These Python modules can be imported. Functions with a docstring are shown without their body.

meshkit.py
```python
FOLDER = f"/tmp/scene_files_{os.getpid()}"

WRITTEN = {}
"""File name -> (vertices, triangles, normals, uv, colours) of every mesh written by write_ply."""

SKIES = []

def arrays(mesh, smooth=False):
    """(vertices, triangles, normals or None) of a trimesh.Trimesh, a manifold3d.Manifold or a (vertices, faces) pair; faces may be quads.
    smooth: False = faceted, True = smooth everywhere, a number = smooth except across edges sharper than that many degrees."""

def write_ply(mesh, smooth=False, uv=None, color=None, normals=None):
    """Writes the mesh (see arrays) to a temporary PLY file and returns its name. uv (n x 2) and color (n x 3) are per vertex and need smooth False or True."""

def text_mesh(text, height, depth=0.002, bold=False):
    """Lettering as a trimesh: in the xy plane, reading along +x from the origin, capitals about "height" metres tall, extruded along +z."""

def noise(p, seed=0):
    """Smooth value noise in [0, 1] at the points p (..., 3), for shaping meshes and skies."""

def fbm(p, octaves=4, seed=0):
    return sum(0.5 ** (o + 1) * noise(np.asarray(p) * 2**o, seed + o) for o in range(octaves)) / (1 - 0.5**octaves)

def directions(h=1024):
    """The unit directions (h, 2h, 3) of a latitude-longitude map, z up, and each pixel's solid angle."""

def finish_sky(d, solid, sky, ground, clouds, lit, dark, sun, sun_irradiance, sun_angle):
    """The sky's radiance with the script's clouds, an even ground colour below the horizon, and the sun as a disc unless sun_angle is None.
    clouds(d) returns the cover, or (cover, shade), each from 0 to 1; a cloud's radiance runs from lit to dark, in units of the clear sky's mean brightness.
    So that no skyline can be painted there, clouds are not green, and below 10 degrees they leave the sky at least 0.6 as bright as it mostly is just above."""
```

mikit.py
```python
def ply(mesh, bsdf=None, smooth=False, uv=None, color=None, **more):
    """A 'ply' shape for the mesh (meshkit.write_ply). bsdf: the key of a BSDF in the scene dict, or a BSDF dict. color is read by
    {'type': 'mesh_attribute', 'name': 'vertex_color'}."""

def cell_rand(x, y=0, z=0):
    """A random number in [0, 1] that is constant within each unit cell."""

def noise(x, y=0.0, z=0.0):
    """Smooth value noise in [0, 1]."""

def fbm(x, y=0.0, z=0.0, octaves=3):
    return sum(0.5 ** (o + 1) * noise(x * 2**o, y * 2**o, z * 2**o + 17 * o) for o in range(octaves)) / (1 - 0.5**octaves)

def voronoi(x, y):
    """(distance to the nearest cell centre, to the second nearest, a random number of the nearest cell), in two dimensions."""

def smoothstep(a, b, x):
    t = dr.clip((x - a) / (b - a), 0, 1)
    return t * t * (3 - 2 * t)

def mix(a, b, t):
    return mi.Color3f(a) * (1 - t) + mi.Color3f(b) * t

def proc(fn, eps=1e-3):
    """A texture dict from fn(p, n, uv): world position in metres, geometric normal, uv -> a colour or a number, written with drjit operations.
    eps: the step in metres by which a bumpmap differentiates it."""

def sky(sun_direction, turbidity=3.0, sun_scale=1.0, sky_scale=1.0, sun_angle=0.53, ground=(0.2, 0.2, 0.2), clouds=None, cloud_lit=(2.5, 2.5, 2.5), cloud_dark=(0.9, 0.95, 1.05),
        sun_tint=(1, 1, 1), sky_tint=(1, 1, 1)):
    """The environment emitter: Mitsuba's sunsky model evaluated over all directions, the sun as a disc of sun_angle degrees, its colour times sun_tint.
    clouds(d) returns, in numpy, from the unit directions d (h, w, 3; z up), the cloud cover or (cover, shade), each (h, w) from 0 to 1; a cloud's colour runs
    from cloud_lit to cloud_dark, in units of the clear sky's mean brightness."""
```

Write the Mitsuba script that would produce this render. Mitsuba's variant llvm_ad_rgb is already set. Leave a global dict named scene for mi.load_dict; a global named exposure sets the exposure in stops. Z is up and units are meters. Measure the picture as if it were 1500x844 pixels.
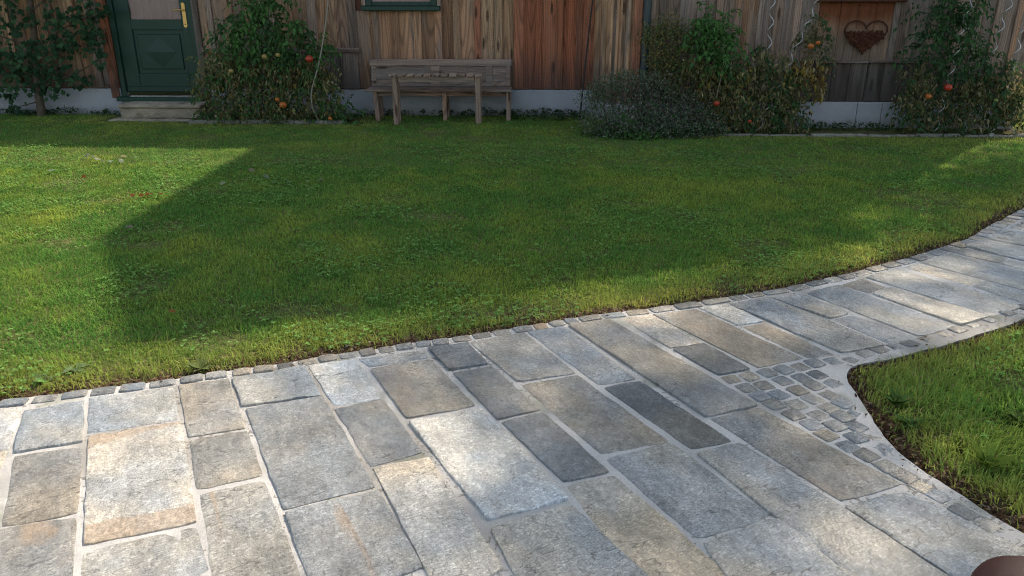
import math, random
import numpy as np
import trimesh, shapely
import drjit as dr
import mitsuba as mi
import mikit, meshkit
from mikit import proc, noise, fbm, voronoi, smoothstep, mix, cell_rand
from shapely.geometry import Polygon, Point, LineString

T = mi.ScalarTransform4f
rng = np.random.default_rng(7)
scene, labels = {}, {}

# ------------------------------------------------------------------ camera, sky, exposure
PITCH, YAW = math.radians(20.6), math.radians(1.6)
EYE = [0.0, 0.0, 1.6]
LOOK = [-math.sin(YAW) * math.cos(PITCH), math.cos(YAW) * math.cos(PITCH), EYE[2] - math.sin(PITCH)]
scene['camera'] = {'type': 'perspective', 'fov': 67.14, 'fov_axis': 'x', 'near_clip': 0.05, 'far_clip': 300.0,
                   'to_world': T().look_at(origin=EYE, target=LOOK, up=[0, 0, 1])}
SUN = (0.448, 0.497, 0.743)
def cloud_cover(d):
    """loose fair-weather cloud over the whole sky, thinning towards the zenith"""
    q = d / (np.abs(d[..., 2:]) + .35)
    c = meshkit.fbm(np.stack([q[..., 0] * 1.7 + 3, q[..., 1] * 1.7, q[..., 2] * 0 + .5], -1), 5, 4)
    cover = np.clip((c - .40) * 4.2, 0, .9)
    return cover * (d @ (np.array(SUN) / np.linalg.norm(SUN)) < .97), np.clip((c - .55) * 2.5, 0, 1)
scene['sky_light'] = mikit.sky(SUN, turbidity=4, sun_angle=.8, sun_scale=.95, sky_scale=1.15, clouds=cloud_cover, cloud_lit=(2.5, 2.45, 2.4), cloud_dark=(1.0, 1.0, 1.02),
                               sky_tint=(1.09, 1.02, .86), sun_tint=(.97, 1.0, 1.06))
exposure = 2.1

# ------------------------------------------------------------------ helpers
def key_for(name):
    if name not in scene:
        return name
    k = 1
    while f'{name}_{k:03d}' in scene:
        k += 1
    return f'{name}_{k:03d}'

def add(name, mesh, bsdf, smooth=False, label=None, cat=None, group=None, kind=None, **kw):
    key = key_for(name)
    scene[key] = mikit.ply(mesh, bsdf, smooth=smooth, **kw)
    tag(key, label, cat, group, kind)
    return key

def tag(key, label=None, cat=None, group=None, kind=None):
    d = {k: v for k, v in (('label', label), ('category', cat), ('group', group), ('kind', kind)) if v}
    if d:
        labels[key] = {**labels.get(key, {}), **d}

_used = {}
def thing(name, label, cat, group=None):
    """A thing without a mesh of its own: returns the key that its parts' keys start with."""
    n = _used.get(name, 0)
    _used[name] = n + 1
    key = name if n == 0 else f'{name}_{n:03d}'
    tag(key, label, cat, group)
    return key

def box(x0, x1, y0, y1, z0, z1, bevel=0.0):
    if bevel <= 0:
        m = trimesh.creation.box(bounds=[[x0, y0, z0], [x1, y1, z1]])
        return m
    b = bevel
    pts = []
    for sx in (0, 1):
        for sy in (0, 1):
            for sz in (0, 1):
                X, Y, Z = (x0, x1)[sx], (y0, y1)[sy], (z0, z1)[sz]
                dx, dy, dz = (b if sx == 0 else -b), (b if sy == 0 else -b), (b if sz == 0 else -b)
                pts += [[X, Y + dy, Z + dz], [X + dx, Y, Z + dz], [X + dx, Y + dy, Z]]
    return trimesh.convex.convex_hull(np.array(pts))

def join(ms):
    return trimesh.util.concatenate(ms)

def const_uv(mesh, u, v):
    return np.tile([[u, v]], (len(mesh.vertices), 1))

def tube(points, radii, sides=7, cap=True):
    p = np.asarray(points, float)
    t = np.gradient(p, axis=0)
    t /= np.linalg.norm(t, axis=1, keepdims=True) + 1e-12
    a = np.zeros_like(p)
    ref = np.array([0.31, 0.9, 0.17]) if abs(t[0] @ [0.31, 0.9, 0.17]) < .9 else np.array([1.0, 0, 0])
    for i in range(len(p)):
        ref = ref - t[i] * (ref @ t[i]); ref /= np.linalg.norm(ref); a[i] = ref
    b = np.cross(t, a)
    r = np.broadcast_to(radii, (len(p),))
    ang = np.arange(sides) * 2 * np.pi / sides
    v = p[:, None] + r[:, None, None] * (np.cos(ang)[None, :, None] * a[:, None] + np.sin(ang)[None, :, None] * b[:, None])
    v = v.reshape(-1, 3)
    f = []
    for i in range(len(p) - 1):
        for j in range(sides):
            q = [i * sides + j, i * sides + (j + 1) % sides, (i + 1) * sides + (j + 1) % sides, (i + 1) * sides + j]
            f += [[q[0], q[1], q[2]], [q[0], q[2], q[3]]]
    if cap:
        n = len(v)
        v = np.vstack([v, p[:1], p[-1:]])
        e = (len(p) - 1) * sides
        for j in range(sides):
            f += [[n, (j + 1) % sides, j], [n + 1, e + j, e + (j + 1) % sides]]
    return trimesh.Trimesh(v, np.array(f), process=False)

def smooth_path(pts, n=24):
    from scipy.interpolate import CubicSpline
    p = np.asarray(pts, float)
    s = np.r_[0, np.cumsum(np.linalg.norm(np.diff(p, axis=0), axis=1))]
    return CubicSpline(s, p)(np.linspace(0, s[-1], n))

def sstep(a, b, x):
    t = np.clip((x - a) / (b - a), 0, 1)
    return t * t * (3 - 2 * t)

def n2(x, y, f, seed=0, octaves=2):
    p = np.stack([np.asarray(x) * f, np.asarray(y) * f, np.zeros_like(np.asarray(x, float)) + .37], -1)
    return meshkit.fbm(p, octaves, seed)

# ------------------------------------------------------------------ materials
def principled(color, rough=.6, spec=.4, **kw):
    c = color if isinstance(color, dict) else {'type': 'rgb', 'value': list(color)}
    return {'type': 'principled', 'base_color': c, 'roughness': rough, 'specular': spec, **kw}

CX, SX = math.cos(math.radians(-60)), math.sin(math.radians(-60))
def stone_colour(p, n, uv):
    cls = dr.floor(uv.x)
    light = uv.x - cls
    seed = dr.floor(uv.y)
    warm = uv.y - seed
    al = p.x * CX + p.y * SX
    ac = -p.x * SX + p.y * CX
    s = seed * 3.71
    base = light * 1.14 * mix((.94, 1.0, 1.03), (1.14, 1.0, .79), warm)
    mott = fbm(ac * 11 + s, al * 7 - s, p.z * 9, 4)
    base = base * (.62 + .76 * mott)
    patch = fbm(ac * 4 - s, al * 3 + s, 3.3, 3)
    base = base * mix((.86, .92, 1.0), (1.12, 1.06, .97), smoothstep(.35, .65, patch))
    # crystalline speckle, a few millimetres across
    g = noise(ac * 260, al * 170, s) * .6 + noise(ac * 120 + 3, al * 60, s) * .4
    base = base * (.70 + .60 * g)
    dk = smoothstep(.66, .8, noise(ac * 330 + s, al * 200, 9.0))
    base = base * (1 - .28 * dk)
    fl = smoothstep(.60, .80, noise(ac * 95 + 2 * s, al * 300, 4.0))
    base = base * (1 + .35 * fl - .10)
    mid = noise(ac * 75 - s, al * 42, 5.5) * .6 + noise(ac * 38, al * 24 + s, 6.5) * .4
    base = base * (.66 + .68 * mid)
    fis = 1 - smoothstep(.0, .016, dr.abs(fbm(ac * 7 + s, al * 20 - s, 8.8, 3) - .5))
    base = base * (1 - .45 * fis * smoothstep(.45, .6, noise(ac * 5, al * 5 + s, 3.1)))
    # rust: blotches on class 0/1, long streaks on class 2
    blot = smoothstep(.60, .70, fbm(ac * 3.1 + s * 2, al * 2.3 - s, 1.5, 4))
    stre = smoothstep(.60, .72, fbm(ac * 16 + s, al * 1.4 + s, 2.5, 3))
    wav = .16 * (fbm(ac * 5, al * 5, 2.2, 3) - .5)
    band = dr.maximum(smoothstep(-2.440, -2.425, al + wav), 1 - smoothstep(-2.99, -2.96, al - .4 * wav))
    amt = dr.select(cls < .5, blot * .16, dr.select(cls < 1.5, blot * .6, dr.select(cls < 2.5, stre * .65, band * .5)))
    base = mix(base, mi.Color3f(.35, .245, .155) * (.55 + .9 * g), amt)
    # a pale thin vein now and then
    vein = 1 - smoothstep(.0, .02, dr.abs(fbm(ac * 3 + al * 2 + s * 5, al * 1.5 - s, 7.7, 3) - .46))
    base = mix(base, mi.Color3f(.5, .49, .46), vein * .12)
    return dr.clip(base, .01, .9)

def stone_bump(p, n, uv):
    al = p.x * CX + p.y * SX
    ac = -p.x * SX + p.y * CX
    return fbm(ac * 30, al * 16, p.z * 20, 3) * 1.0 + noise(ac * 210, al * 120, p.z * 100) * .22

scene['stone'] = {'type': 'bumpmap', 'arbitrary': proc(stone_bump, eps=.0015), 'scale': .0075,
                  'bsdf': principled(proc(stone_colour), .46, .5)}

def mortar_colour(p, n, uv):
    m = fbm(p.x * 5, p.y * 5, 0, 3)
    g = noise(p.x * 300, p.y * 300, 1)
    c = mi.Color3f(.56, .555, .545) * (.72 + .4 * m) * (.86 + .28 * g)
    d = smoothstep(.56, .74, fbm(p.x * 2.1 + 5, p.y * 2.1, 4, 3))
    c = mix(c, mi.Color3f(.27, .26, .24), d * .65)
    grit = smoothstep(.70, .80, noise(p.x * 95, p.y * 95, 7)) * smoothstep(.42, .62, fbm(p.x * 3.3, p.y * 3.3, 8, 2))
    c = mix(c, mi.Color3f(.10, .085, .06), grit * .6)
    return mix(c, mi.Color3f(.12, .14, .07), smoothstep(.62, .74, fbm(p.x * 4.5 + 8, p.y * 4.5, 6, 4)) * .4)
scene['mortar'] = {'type': 'bumpmap', 'arbitrary': proc(lambda p, n, uv: fbm(p.x * 55, p.y * 55, p.z * 50, 3), eps=.003), 'scale': .006,
                   'bsdf': principled(proc(mortar_colour), .85, .2)}

def soil_colour(p, n, uv):
    m = fbm(p.x * 9, p.y * 9, p.z * 9, 3)
    g = noise(p.x * 140, p.y * 140, p.z * 90)
    c = mix((.040, .028, .018), (.11, .078, .050), m) * (.55 + .9 * g)
    ch = smoothstep(.74, .84, noise(p.x * 75 + 9, p.y * 60, 2))
    c = mix(c, mi.Color3f(.26, .19, .13), ch * .8)
    moss = mix((.055, .080, .022), (.13, .15, .050), m) * (.55 + .9 * g)       # thatch and moss where the lawn grows (uv.x)
    return mix(c, moss, uv.x * .85)
scene['soil'] = {'type': 'bumpmap', 'arbitrary': proc(lambda p, n, uv: fbm(p.x * 60, p.y * 60, p.z * 60, 3), eps=.003), 'scale': .02,
                 'bsdf': principled(proc(soil_colour), .95, .1)}

def wood_fn(along, vertical=True):
    def f(p, n, uv):
        tone = uv.x
        seed = uv.y
        if along == 'z':
            l, a = p.z, p.x * .9 + p.y * .55
        else:
            l, a = p.x, p.z + p.y * .8
        s = seed * 1.37
        wob = fbm(a * 3 + s, l * .55 + s, s, 3)
        fold = dr.sin(a * 12.5 + s * 2.1)
        ring = dr.square(fold) * (3.2 + 2 * dr.sin(s * 7)) + l * 1.9 + wob * 6 + a * 9 + s
        late = dr.abs(ring - dr.floor(ring) - .5) * 2
        late = smoothstep(.45, .95, late)
        fine = noise(a * 420, l * 7, s)
        streak = fbm(a * 26 + s, l * .9, s, 3)
        brown = mi.Color3f(.420, .225, .132)
        red = mi.Color3f(.400, .120, .058)
        grey = mi.Color3f(.285, .218, .178)
        tan = mi.Color3f(.520, .340, .210)
        dark = mi.Color3f(.085, .062, .055)
        c = dr.select(tone < 1, mix(brown, tan, tone), dr.select(tone < 2, mix(red, brown, (tone - 1) * .6), dr.select(tone < 3, mix(grey, brown, (tone - 2) * .7), mix(dark, grey, tone - 3))))
        c = c * (.42 + 1.12 * streak) * (.70 + .6 * cell_rand(seed * 37.0, 3.0, 1.0))
        c = c * (1 - .40 * late) * (.74 + .52 * fine)
        w = smoothstep(.50, .68, fbm(a * 7 + s * 3, l * .8 - s, 4, 3))
        c = mix(c, mi.Color3f(.27, .24, .215) * (.6 + .7 * fine), w * dr.select((tone >= 1) & (tone < 2), .12, .45))
        # knots
        d1, d2, r = voronoi(a * 5.5 + s, l * 1.15 + s)
        k = (1 - smoothstep(.05, .12, d1)) * dr.select(r > .55, 1.0, 0.0)
        c = mix(c, mi.Color3f(.045, .026, .017), k * .8)
        if vertical:      # splash-back grime on the lowest half metre
            g = (1 - smoothstep(.45, 1.05, l + .35 * (streak - .5))) * .62
            c = mix(c, mi.Color3f(.060, .050, .048), g)
        return dr.clip(c, .008, .9)
    return f
scene['plank_wood'] = {'type': 'bumpmap', 'arbitrary': proc(lambda p, n, uv: fbm((p.x * .9 + p.y * .55) * 150, p.z * 3, uv.y, 2), eps=.002), 'scale': .006,
                       'bsdf': principled(proc(wood_fn('z')), .8, .25)}
scene['rail_wood'] = {'type': 'bumpmap', 'arbitrary': proc(lambda p, n, uv: fbm((p.z + p.y * .8) * 150, p.x * 3, uv.y, 2), eps=.002), 'scale': .006,
                      'bsdf': principled(proc(wood_fn('x', False)), .8, .25)}
scene['leg_wood'] = principled(proc(wood_fn('z', False)), .8, .25)
def stained(p, n, uv):
    c = mi.Color3f(wood_fn('z')(p, n, uv))
    e = p.z + .22 * (fbm(p.x * 9, p.z * 1.2, 3, 3) - .5)
    fresh = smoothstep(1.27, 1.46, e)
    mid = smoothstep(1.05, 1.48, e)
    s = noise(p.x * 300, p.z * 5, 1)
    c = mix(c, mi.Color3f(.155, .130, .115) * (.6 + .8 * s), .6)
    c = mix(c, mi.Color3f(.34, .18, .095) * (.7 + .5 * s), mid * .85)
    return mix(c, mi.Color3f(.16, .045, .018) * (.7 + .6 * s), fresh * .9)
scene['sheltered_wood'] = principled(proc(stained), .8, .25)

def render_colour(p, n, uv):
    m = fbm(p.x * 2.2, p.z * 2.2, p.y, 4)
    c = mi.Color3f(.42, .43, .46) * (.74 + .4 * m)
    low = 1 - smoothstep(.10, .26, p.z + .10 * (fbm(p.x * 7, p.z * 3, 1, 3) - .5))
    c = mix(c, mi.Color3f(.17, .16, .13), low * .6)
    return c * (.94 + .12 * noise(p.x * 90, p.z * 90, 5))
scene['plinth_render'] = {'type': 'bumpmap', 'arbitrary': proc(lambda p, n, uv: fbm(p.x * 60, p.z * 60, p.y * 60, 3), eps=.003), 'scale': .006,
                          'bsdf': principled(proc(render_colour), .85, .2)}
def green_colour(p, n, uv):
    m = fbm(p.x * 3, p.z * 2, p.y * 5, 3)
    return mi.Color3f(.009, .046, .032) * (.75 + .5 * m) * (.92 + .16 * noise(p.x * 200, p.z * 14, 1))
scene['green_paint'] = principled(proc(green_colour), .42, .45)
scene['brass'] = principled((.72, .47, .17), .32, .5, metallic=.75)
scene['steel'] = principled((.58, .58, .58), .36, .5, metallic=.7)
scene['pipe_metal'] = principled((.035, .055, .060), .4, .5)
scene['pane_glass'] = {'type': 'thindielectric'}
scene['curtain'] = principled(proc(lambda p, n, uv: mix((.24, .15, .13), (.30, .23, .23), fbm(p.x * 2, p.z * 3, 1, 2)) * (.9 + .2 * noise(p.x * 60, p.z * 2, 1))), .9, .1)
def rust_colour(p, n, uv):
    m = fbm(p.x * 16, p.y * 16, p.z * 16, 3)
    return mix((.045, .018, .012), (.12, .045, .024), m) * (.8 + .4 * noise(p.x * 160, p.y * 160, p.z * 160))
scene['rust'] = principled(proc(rust_colour), .8, .3)
scene['seat_paint'] = {'type': 'bumpmap', 'arbitrary': proc(lambda p, n, uv: fbm(p.x * 260, p.y * 260, p.z * 260, 2), eps=.001), 'scale': .0004,
                       'bsdf': principled(proc(lambda p, n, uv: mix((.042, .014, .013), (.068, .023, .020), fbm(p.x * 14, p.y * 14, p.z * 14, 3))), .5, .4)}
scene['dark_iron'] = principled((.02, .018, .018), .5, .5)
def concrete_colour(p, n, uv):
    m = fbm(p.x * 6, p.y * 6, p.z * 8, 3)
    c = mi.Color3f(.27, .25, .215) * (.6 + .7 * m) * (.8 + .4 * noise(p.x * 170, p.y * 170, p.z * 170))
    d = smoothstep(.55, .7, fbm(p.x * 11 + 4, p.y * 8, p.z * 14, 3))
    return mix(c, mi.Color3f(.12, .12, .09), d * .6)
scene['old_stone'] = {'type': 'bumpmap', 'arbitrary': proc(lambda p, n, uv: fbm(p.x * 40, p.y * 40, p.z * 40, 3), eps=.003), 'scale': .012,
                      'bsdf': principled(proc(concrete_colour), .9, .2)}
scene['step_stone'] = {'type': 'bumpmap', 'arbitrary': proc(lambda p, n, uv: fbm(p.x * 40, p.y * 40, p.z * 40, 3), eps=.003), 'scale': .012,
                       'bsdf': principled(proc(lambda p, n, uv: mi.Color3f(concrete_colour(p, n, uv)) * mi.Color3f(1.35, 1.24, 1.08)), .9, .2)}
scene['roof_tile'] = principled((.16, .07, .045), .8, .2)
VC = {'type': 'mesh_attribute', 'name': 'vertex_color'}
scene['leaf'] = {'type': 'principledthin', 'base_color': VC, 'roughness': .5, 'spec_trans': 0.0, 'diff_trans': .75, 'eta': 1.4}
scene['blade'] = {'type': 'principledthin', 'base_color': VC, 'roughness': .55, 'spec_trans': 0.0, 'diff_trans': 1.1, 'eta': 1.35}
scene['litter'] = {'type': 'twosided', 'bsdf': {'type': 'diffuse', 'reflectance': VC}}
scene['bark'] = principled(proc(lambda p, n, uv: mix((.05, .038, .028), (.16, .125, .095), fbm(p.x * 40, p.y * 40, p.z * 9, 3))), .9, .2)
scene['dry_stem'] = principled(proc(lambda p, n, uv: mix((.10, .085, .05), (.26, .22, .14), fbm(p.x * 30, p.y * 30, p.z * 12, 2))), .8, .2)
scene['cane'] = principled((.28, .26, .21), .5, .4)
for nm, c in (('red', (.42, .045, .02)), ('orange', (.46, .13, .025)), ('yellow', (.38, .28, .09)), ('green', (.20, .24, .06))):
    scene['tomato_' + nm] = principled(c, .28, .5)
scene['calyx'] = principled((.04, .09, .02), .7, .3)

# ------------------------------------------------------------------ measured plan, metres (x right, y away from the camera)
SLABS = [
 ('l',[(-2.286,2.737),(-2.115,2.77),(-1.971,2.463),(-2.105,2.399)]),
 ('t',[(-2.097,2.381),(-1.967,2.449),(-1.759,1.953),(-1.907,1.917)]),
 ('b',[(-2.085,2.737),(-1.879,2.817),(-1.715,2.513),(-1.929,2.431)]),
 ('n',[(-1.918,2.413),(-1.697,2.48),(-1.493,2.081),(-1.698,2.002)]),
 ('r',[(-1.701,1.991),(-1.488,2.063),(-1.32,1.749),(-1.52,1.684)]),
 ('b',[(-1.881,2.858),(-1.566,2.965),(-1.419,2.69),(-1.732,2.577)]),
 ('T',[(-1.71,2.547),(-1.404,2.669),(-1.08,2.046),(-1.386,1.925)]),
 ('g',[(-1.381,1.897),(-1.072,2.033),(-0.903,1.76),(-1.258,1.66)]),
 ('n',[(-1.548,2.978),(-1.353,3.048),(-1.127,2.629),(-1.324,2.558)]),
 ('N',[(-1.308,2.534),(-1.114,2.614),(-0.95,2.309),(-1.155,2.222)]),
 ('v',[(-1.136,2.199),(-0.939,2.289),(-0.647,1.767),(-0.881,1.702)]),
 ('b',[(-1.34,3.055),(-1.043,3.173),(-0.9,2.903),(-1.203,2.801)]),
 ('k',[(-1.18,2.779),(-0.89,2.898),(-0.539,2.255),(-0.818,2.118)]),
 ('w',[(-0.81,2.1),(-0.522,2.228),(-0.317,1.851),(-0.605,1.731)]),
 ('l',[(-1.031,3.187),(-0.834,3.272),(-0.637,2.881),(-0.82,2.817)]),
 ('d',[(-0.81,2.789),(-0.622,2.875),(-0.407,2.478),(-0.58,2.379)]),
 ('t',[(-0.568,2.367),(-0.377,2.443),(-0.078,1.857),(-0.245,1.719)]),
 ('b',[(-0.816,3.265),(-0.52,3.371),(-0.483,3.289),(-0.747,3.181)]),
 ('n',[(-0.74,3.16),(-0.477,3.267),(-0.23,2.834),(-0.502,2.721)]),
 ('l',[(-0.486,2.689),(-0.204,2.817),(0.129,2.2),(-0.138,2.083)]),
 ('q',[(-0.13,2.045),(0.139,2.178),(0.39,1.78),(0.032,1.646)]),
 ('s',[(-0.502,3.387),(-0.315,3.455),(-0.204,3.224),(-0.378,3.156)]),
 ('d',[(-0.354,3.13),(-0.184,3.204),(0.037,2.807),(-0.134,2.725)]),
 ('d',[(-0.117,2.705),(0.048,2.791),(0.28,2.369),(0.118,2.298)]),
 ('p',[(0.125,2.282),(0.3,2.353),(0.652,1.755),(0.39,1.646)]),
 ('g',[(-0.307,3.471),(-0.041,3.587),(0.203,3.145),(-0.061,3.052)]),
 ('n',[(-0.045,3.027),(0.209,3.132),(0.531,2.58),(0.265,2.483)]),
 ('g',[(0.277,2.452),(0.538,2.576),(0.79,2.127),(0.528,2.007)]),
 ('q',[(0.542,1.979),(0.804,2.113),(1.032,1.75),(0.65,1.625)]),
 ('b',[(-0.021,3.604),(0.17,3.679),(0.469,3.093),(0.297,3.03)]),
 ('s',[(0.316,3.011),(0.482,3.08),(0.77,2.587),(0.607,2.525)]),
 ('g',[(0.619,2.493),(0.796,2.578),(1.294,1.757),(1.022,1.684)]),
 ('n',[(0.188,3.689),(0.412,3.776),(0.946,2.867),(0.707,2.765)]),
 ('n',[(0.725,2.755),(0.949,2.855),(1.299,2.323),(1.052,2.218)]),
 ('b',[(1.051,2.185),(1.293,2.283),(1.575,1.915),(1.29,1.778)]),
 ('t',[(0.475,3.797),(0.645,3.849),(0.832,3.487),(0.672,3.427)]),
 ('s',[(0.682,3.412),(0.847,3.48),(0.999,3.202),(0.843,3.143)]),
 ('n',[(0.652,3.849),(0.899,3.933),(1.282,3.331),(1.042,3.224)]),
 ('l',[(0.921,3.954),(1.078,4.018),(1.214,3.771),(1.075,3.713)]),
 ('n',[(1.083,3.705),(1.227,3.753),(1.45,3.373),(1.305,3.332)]),
 ('b',[(1.093,4.019),(1.348,4.12),(1.734,3.488),(1.485,3.389)]),
 ('g',[(1.363,4.12),(1.535,4.2),(1.705,3.888),(1.579,3.818)]),
 ('b',[(1.583,3.809),(1.716,3.878),(1.932,3.583),(1.767,3.497)]),
 ('b',[(1.578,4.202),(1.817,4.344),(2.212,3.736),(1.947,3.6)]),
 ('n',[(1.829,4.344),(2.01,4.468),(2.085,4.305),(1.936,4.201)]),
 ('q',[(1.952,4.201),(2.101,4.306),(2.437,3.861),(2.227,3.746)]),
 ('b',[(2.027,4.481),(2.29,4.652),(2.704,4.013),(2.458,3.88)]),
 ('t',[(2.349,4.68),(2.477,4.764),(2.725,4.452),(2.589,4.354)]),
 ('b',[(2.599,4.342),(2.73,4.44),(2.997,4.062),(2.796,3.976)]),
 ('b',[(2.493,4.778),(2.774,4.97),(3.277,4.316),(2.98,4.123)]),
 ('r',[(2.802,5.0),(2.927,5.093),(3.107,4.879),(2.995,4.778)]),
 ('g',[(3.0,4.765),(3.117,4.865),(3.462,4.413),(3.305,4.328)]),
 ('b',[(2.952,5.125),(3.183,5.306),(3.65,4.626),(3.441,4.472)]),
 ('b',[(3.215,5.34),(3.504,5.59),(4.039,4.933),(3.757,4.719)]),
 ('g',[(3.54,5.627),(3.875,5.943),(4.451,5.245),(4.149,5.023)]),
 ('n',[(3.915,5.984),(4.342,6.384),(4.898,5.702),(4.551,5.345)]),
]
EDGE = [(-2.383, 2.768), (-2.246, 2.824), (-2.126, 2.857), (-2.024, 2.896), (-1.918, 2.936), (-1.809, 2.971), (-1.695, 3.006), (-1.579, 3.049), (-1.481, 3.098), (-1.377, 3.129), (-1.286, 3.166), (-1.191, 3.197), (-1.109, 3.235), (-1.022, 3.281), (-0.933, 3.321), (-0.842, 3.354), (-0.759, 3.387), (-0.675, 3.421), (-0.586, 3.456), (-0.506, 3.49), (-0.413, 3.517), (-0.317, 3.562), (-0.216, 3.607), (-0.112, 3.645), (-0.007, 3.692), (0.075, 3.721), (0.155, 3.769), (0.232, 3.799), (0.36, 3.85), (0.496, 3.893), (0.628, 3.935), (0.771, 3.989), (0.932, 4.045), (1.102, 4.123), (1.312, 4.216), (1.475, 4.277), (1.61, 4.361), (1.752, 4.437), (1.942, 4.54), (2.079, 4.633), (2.206, 4.716), (2.451, 4.86), (2.612, 4.98), (2.855, 5.153), (3.164, 5.389), (3.312, 5.567), (3.495, 5.737), (3.732, 5.959), (3.994, 6.218), (4.508, 6.698), (5.226, 7.254)]
LAWN2 = [(3.677, 4.327), (2.628, 3.876), (2.497, 3.771), (2.346, 3.688), (2.15, 3.573), (2.012, 3.496), (1.842, 3.414), (1.641, 3.319), (1.469, 3.243), (1.422, 3.159), (1.399, 2.98), (1.382, 2.795), (1.371, 2.623), (1.383, 2.515), (1.414, 2.418), (1.47, 2.288), (1.519, 2.165), (1.572, 2.066), (1.77, 1.76)]
SETTS = [(0.895, 3.109), (0.982, 3.134), (1.072, 3.174), (1.156, 3.206), (1.24, 3.241), (1.321, 3.281), (1.414, 3.308), (0.94, 3.029), (1.021, 3.052), (1.117, 3.098), (1.21, 3.133), (1.292, 3.165), (1.334, 3.082), (0.979, 2.952), (1.063, 2.97), (1.156, 3.008), (1.241, 3.058), (1.016, 2.88), (1.111, 2.883), (1.195, 2.934), (1.28, 2.972), (1.071, 2.797), (1.173, 2.8), (1.236, 2.861), (1.31, 2.898), (1.12, 2.723), (1.211, 2.715), (1.265, 2.788), (1.319, 2.823), (1.151, 2.644), (1.259, 2.63), (1.291, 2.712), (1.205, 2.567), (1.318, 2.645), (1.249, 2.506), (1.331, 2.552), (1.293, 2.43), (1.332, 2.372)]
ROW2 = [(1.505, 3.322), (1.596, 3.392), (1.684, 3.44), (1.774, 3.482), (1.862, 3.516), (1.976, 3.576), (2.087, 3.638), (2.183, 3.692), (2.297, 3.765), (2.418, 3.832), (2.569, 3.931), (2.708, 4.013), (2.871, 4.099)]
ROW3 = [(1.36, 2.312), (1.392, 2.262), (1.435, 2.173), (1.48, 2.104), (1.514, 2.038), (1.55, 1.975)]

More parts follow.
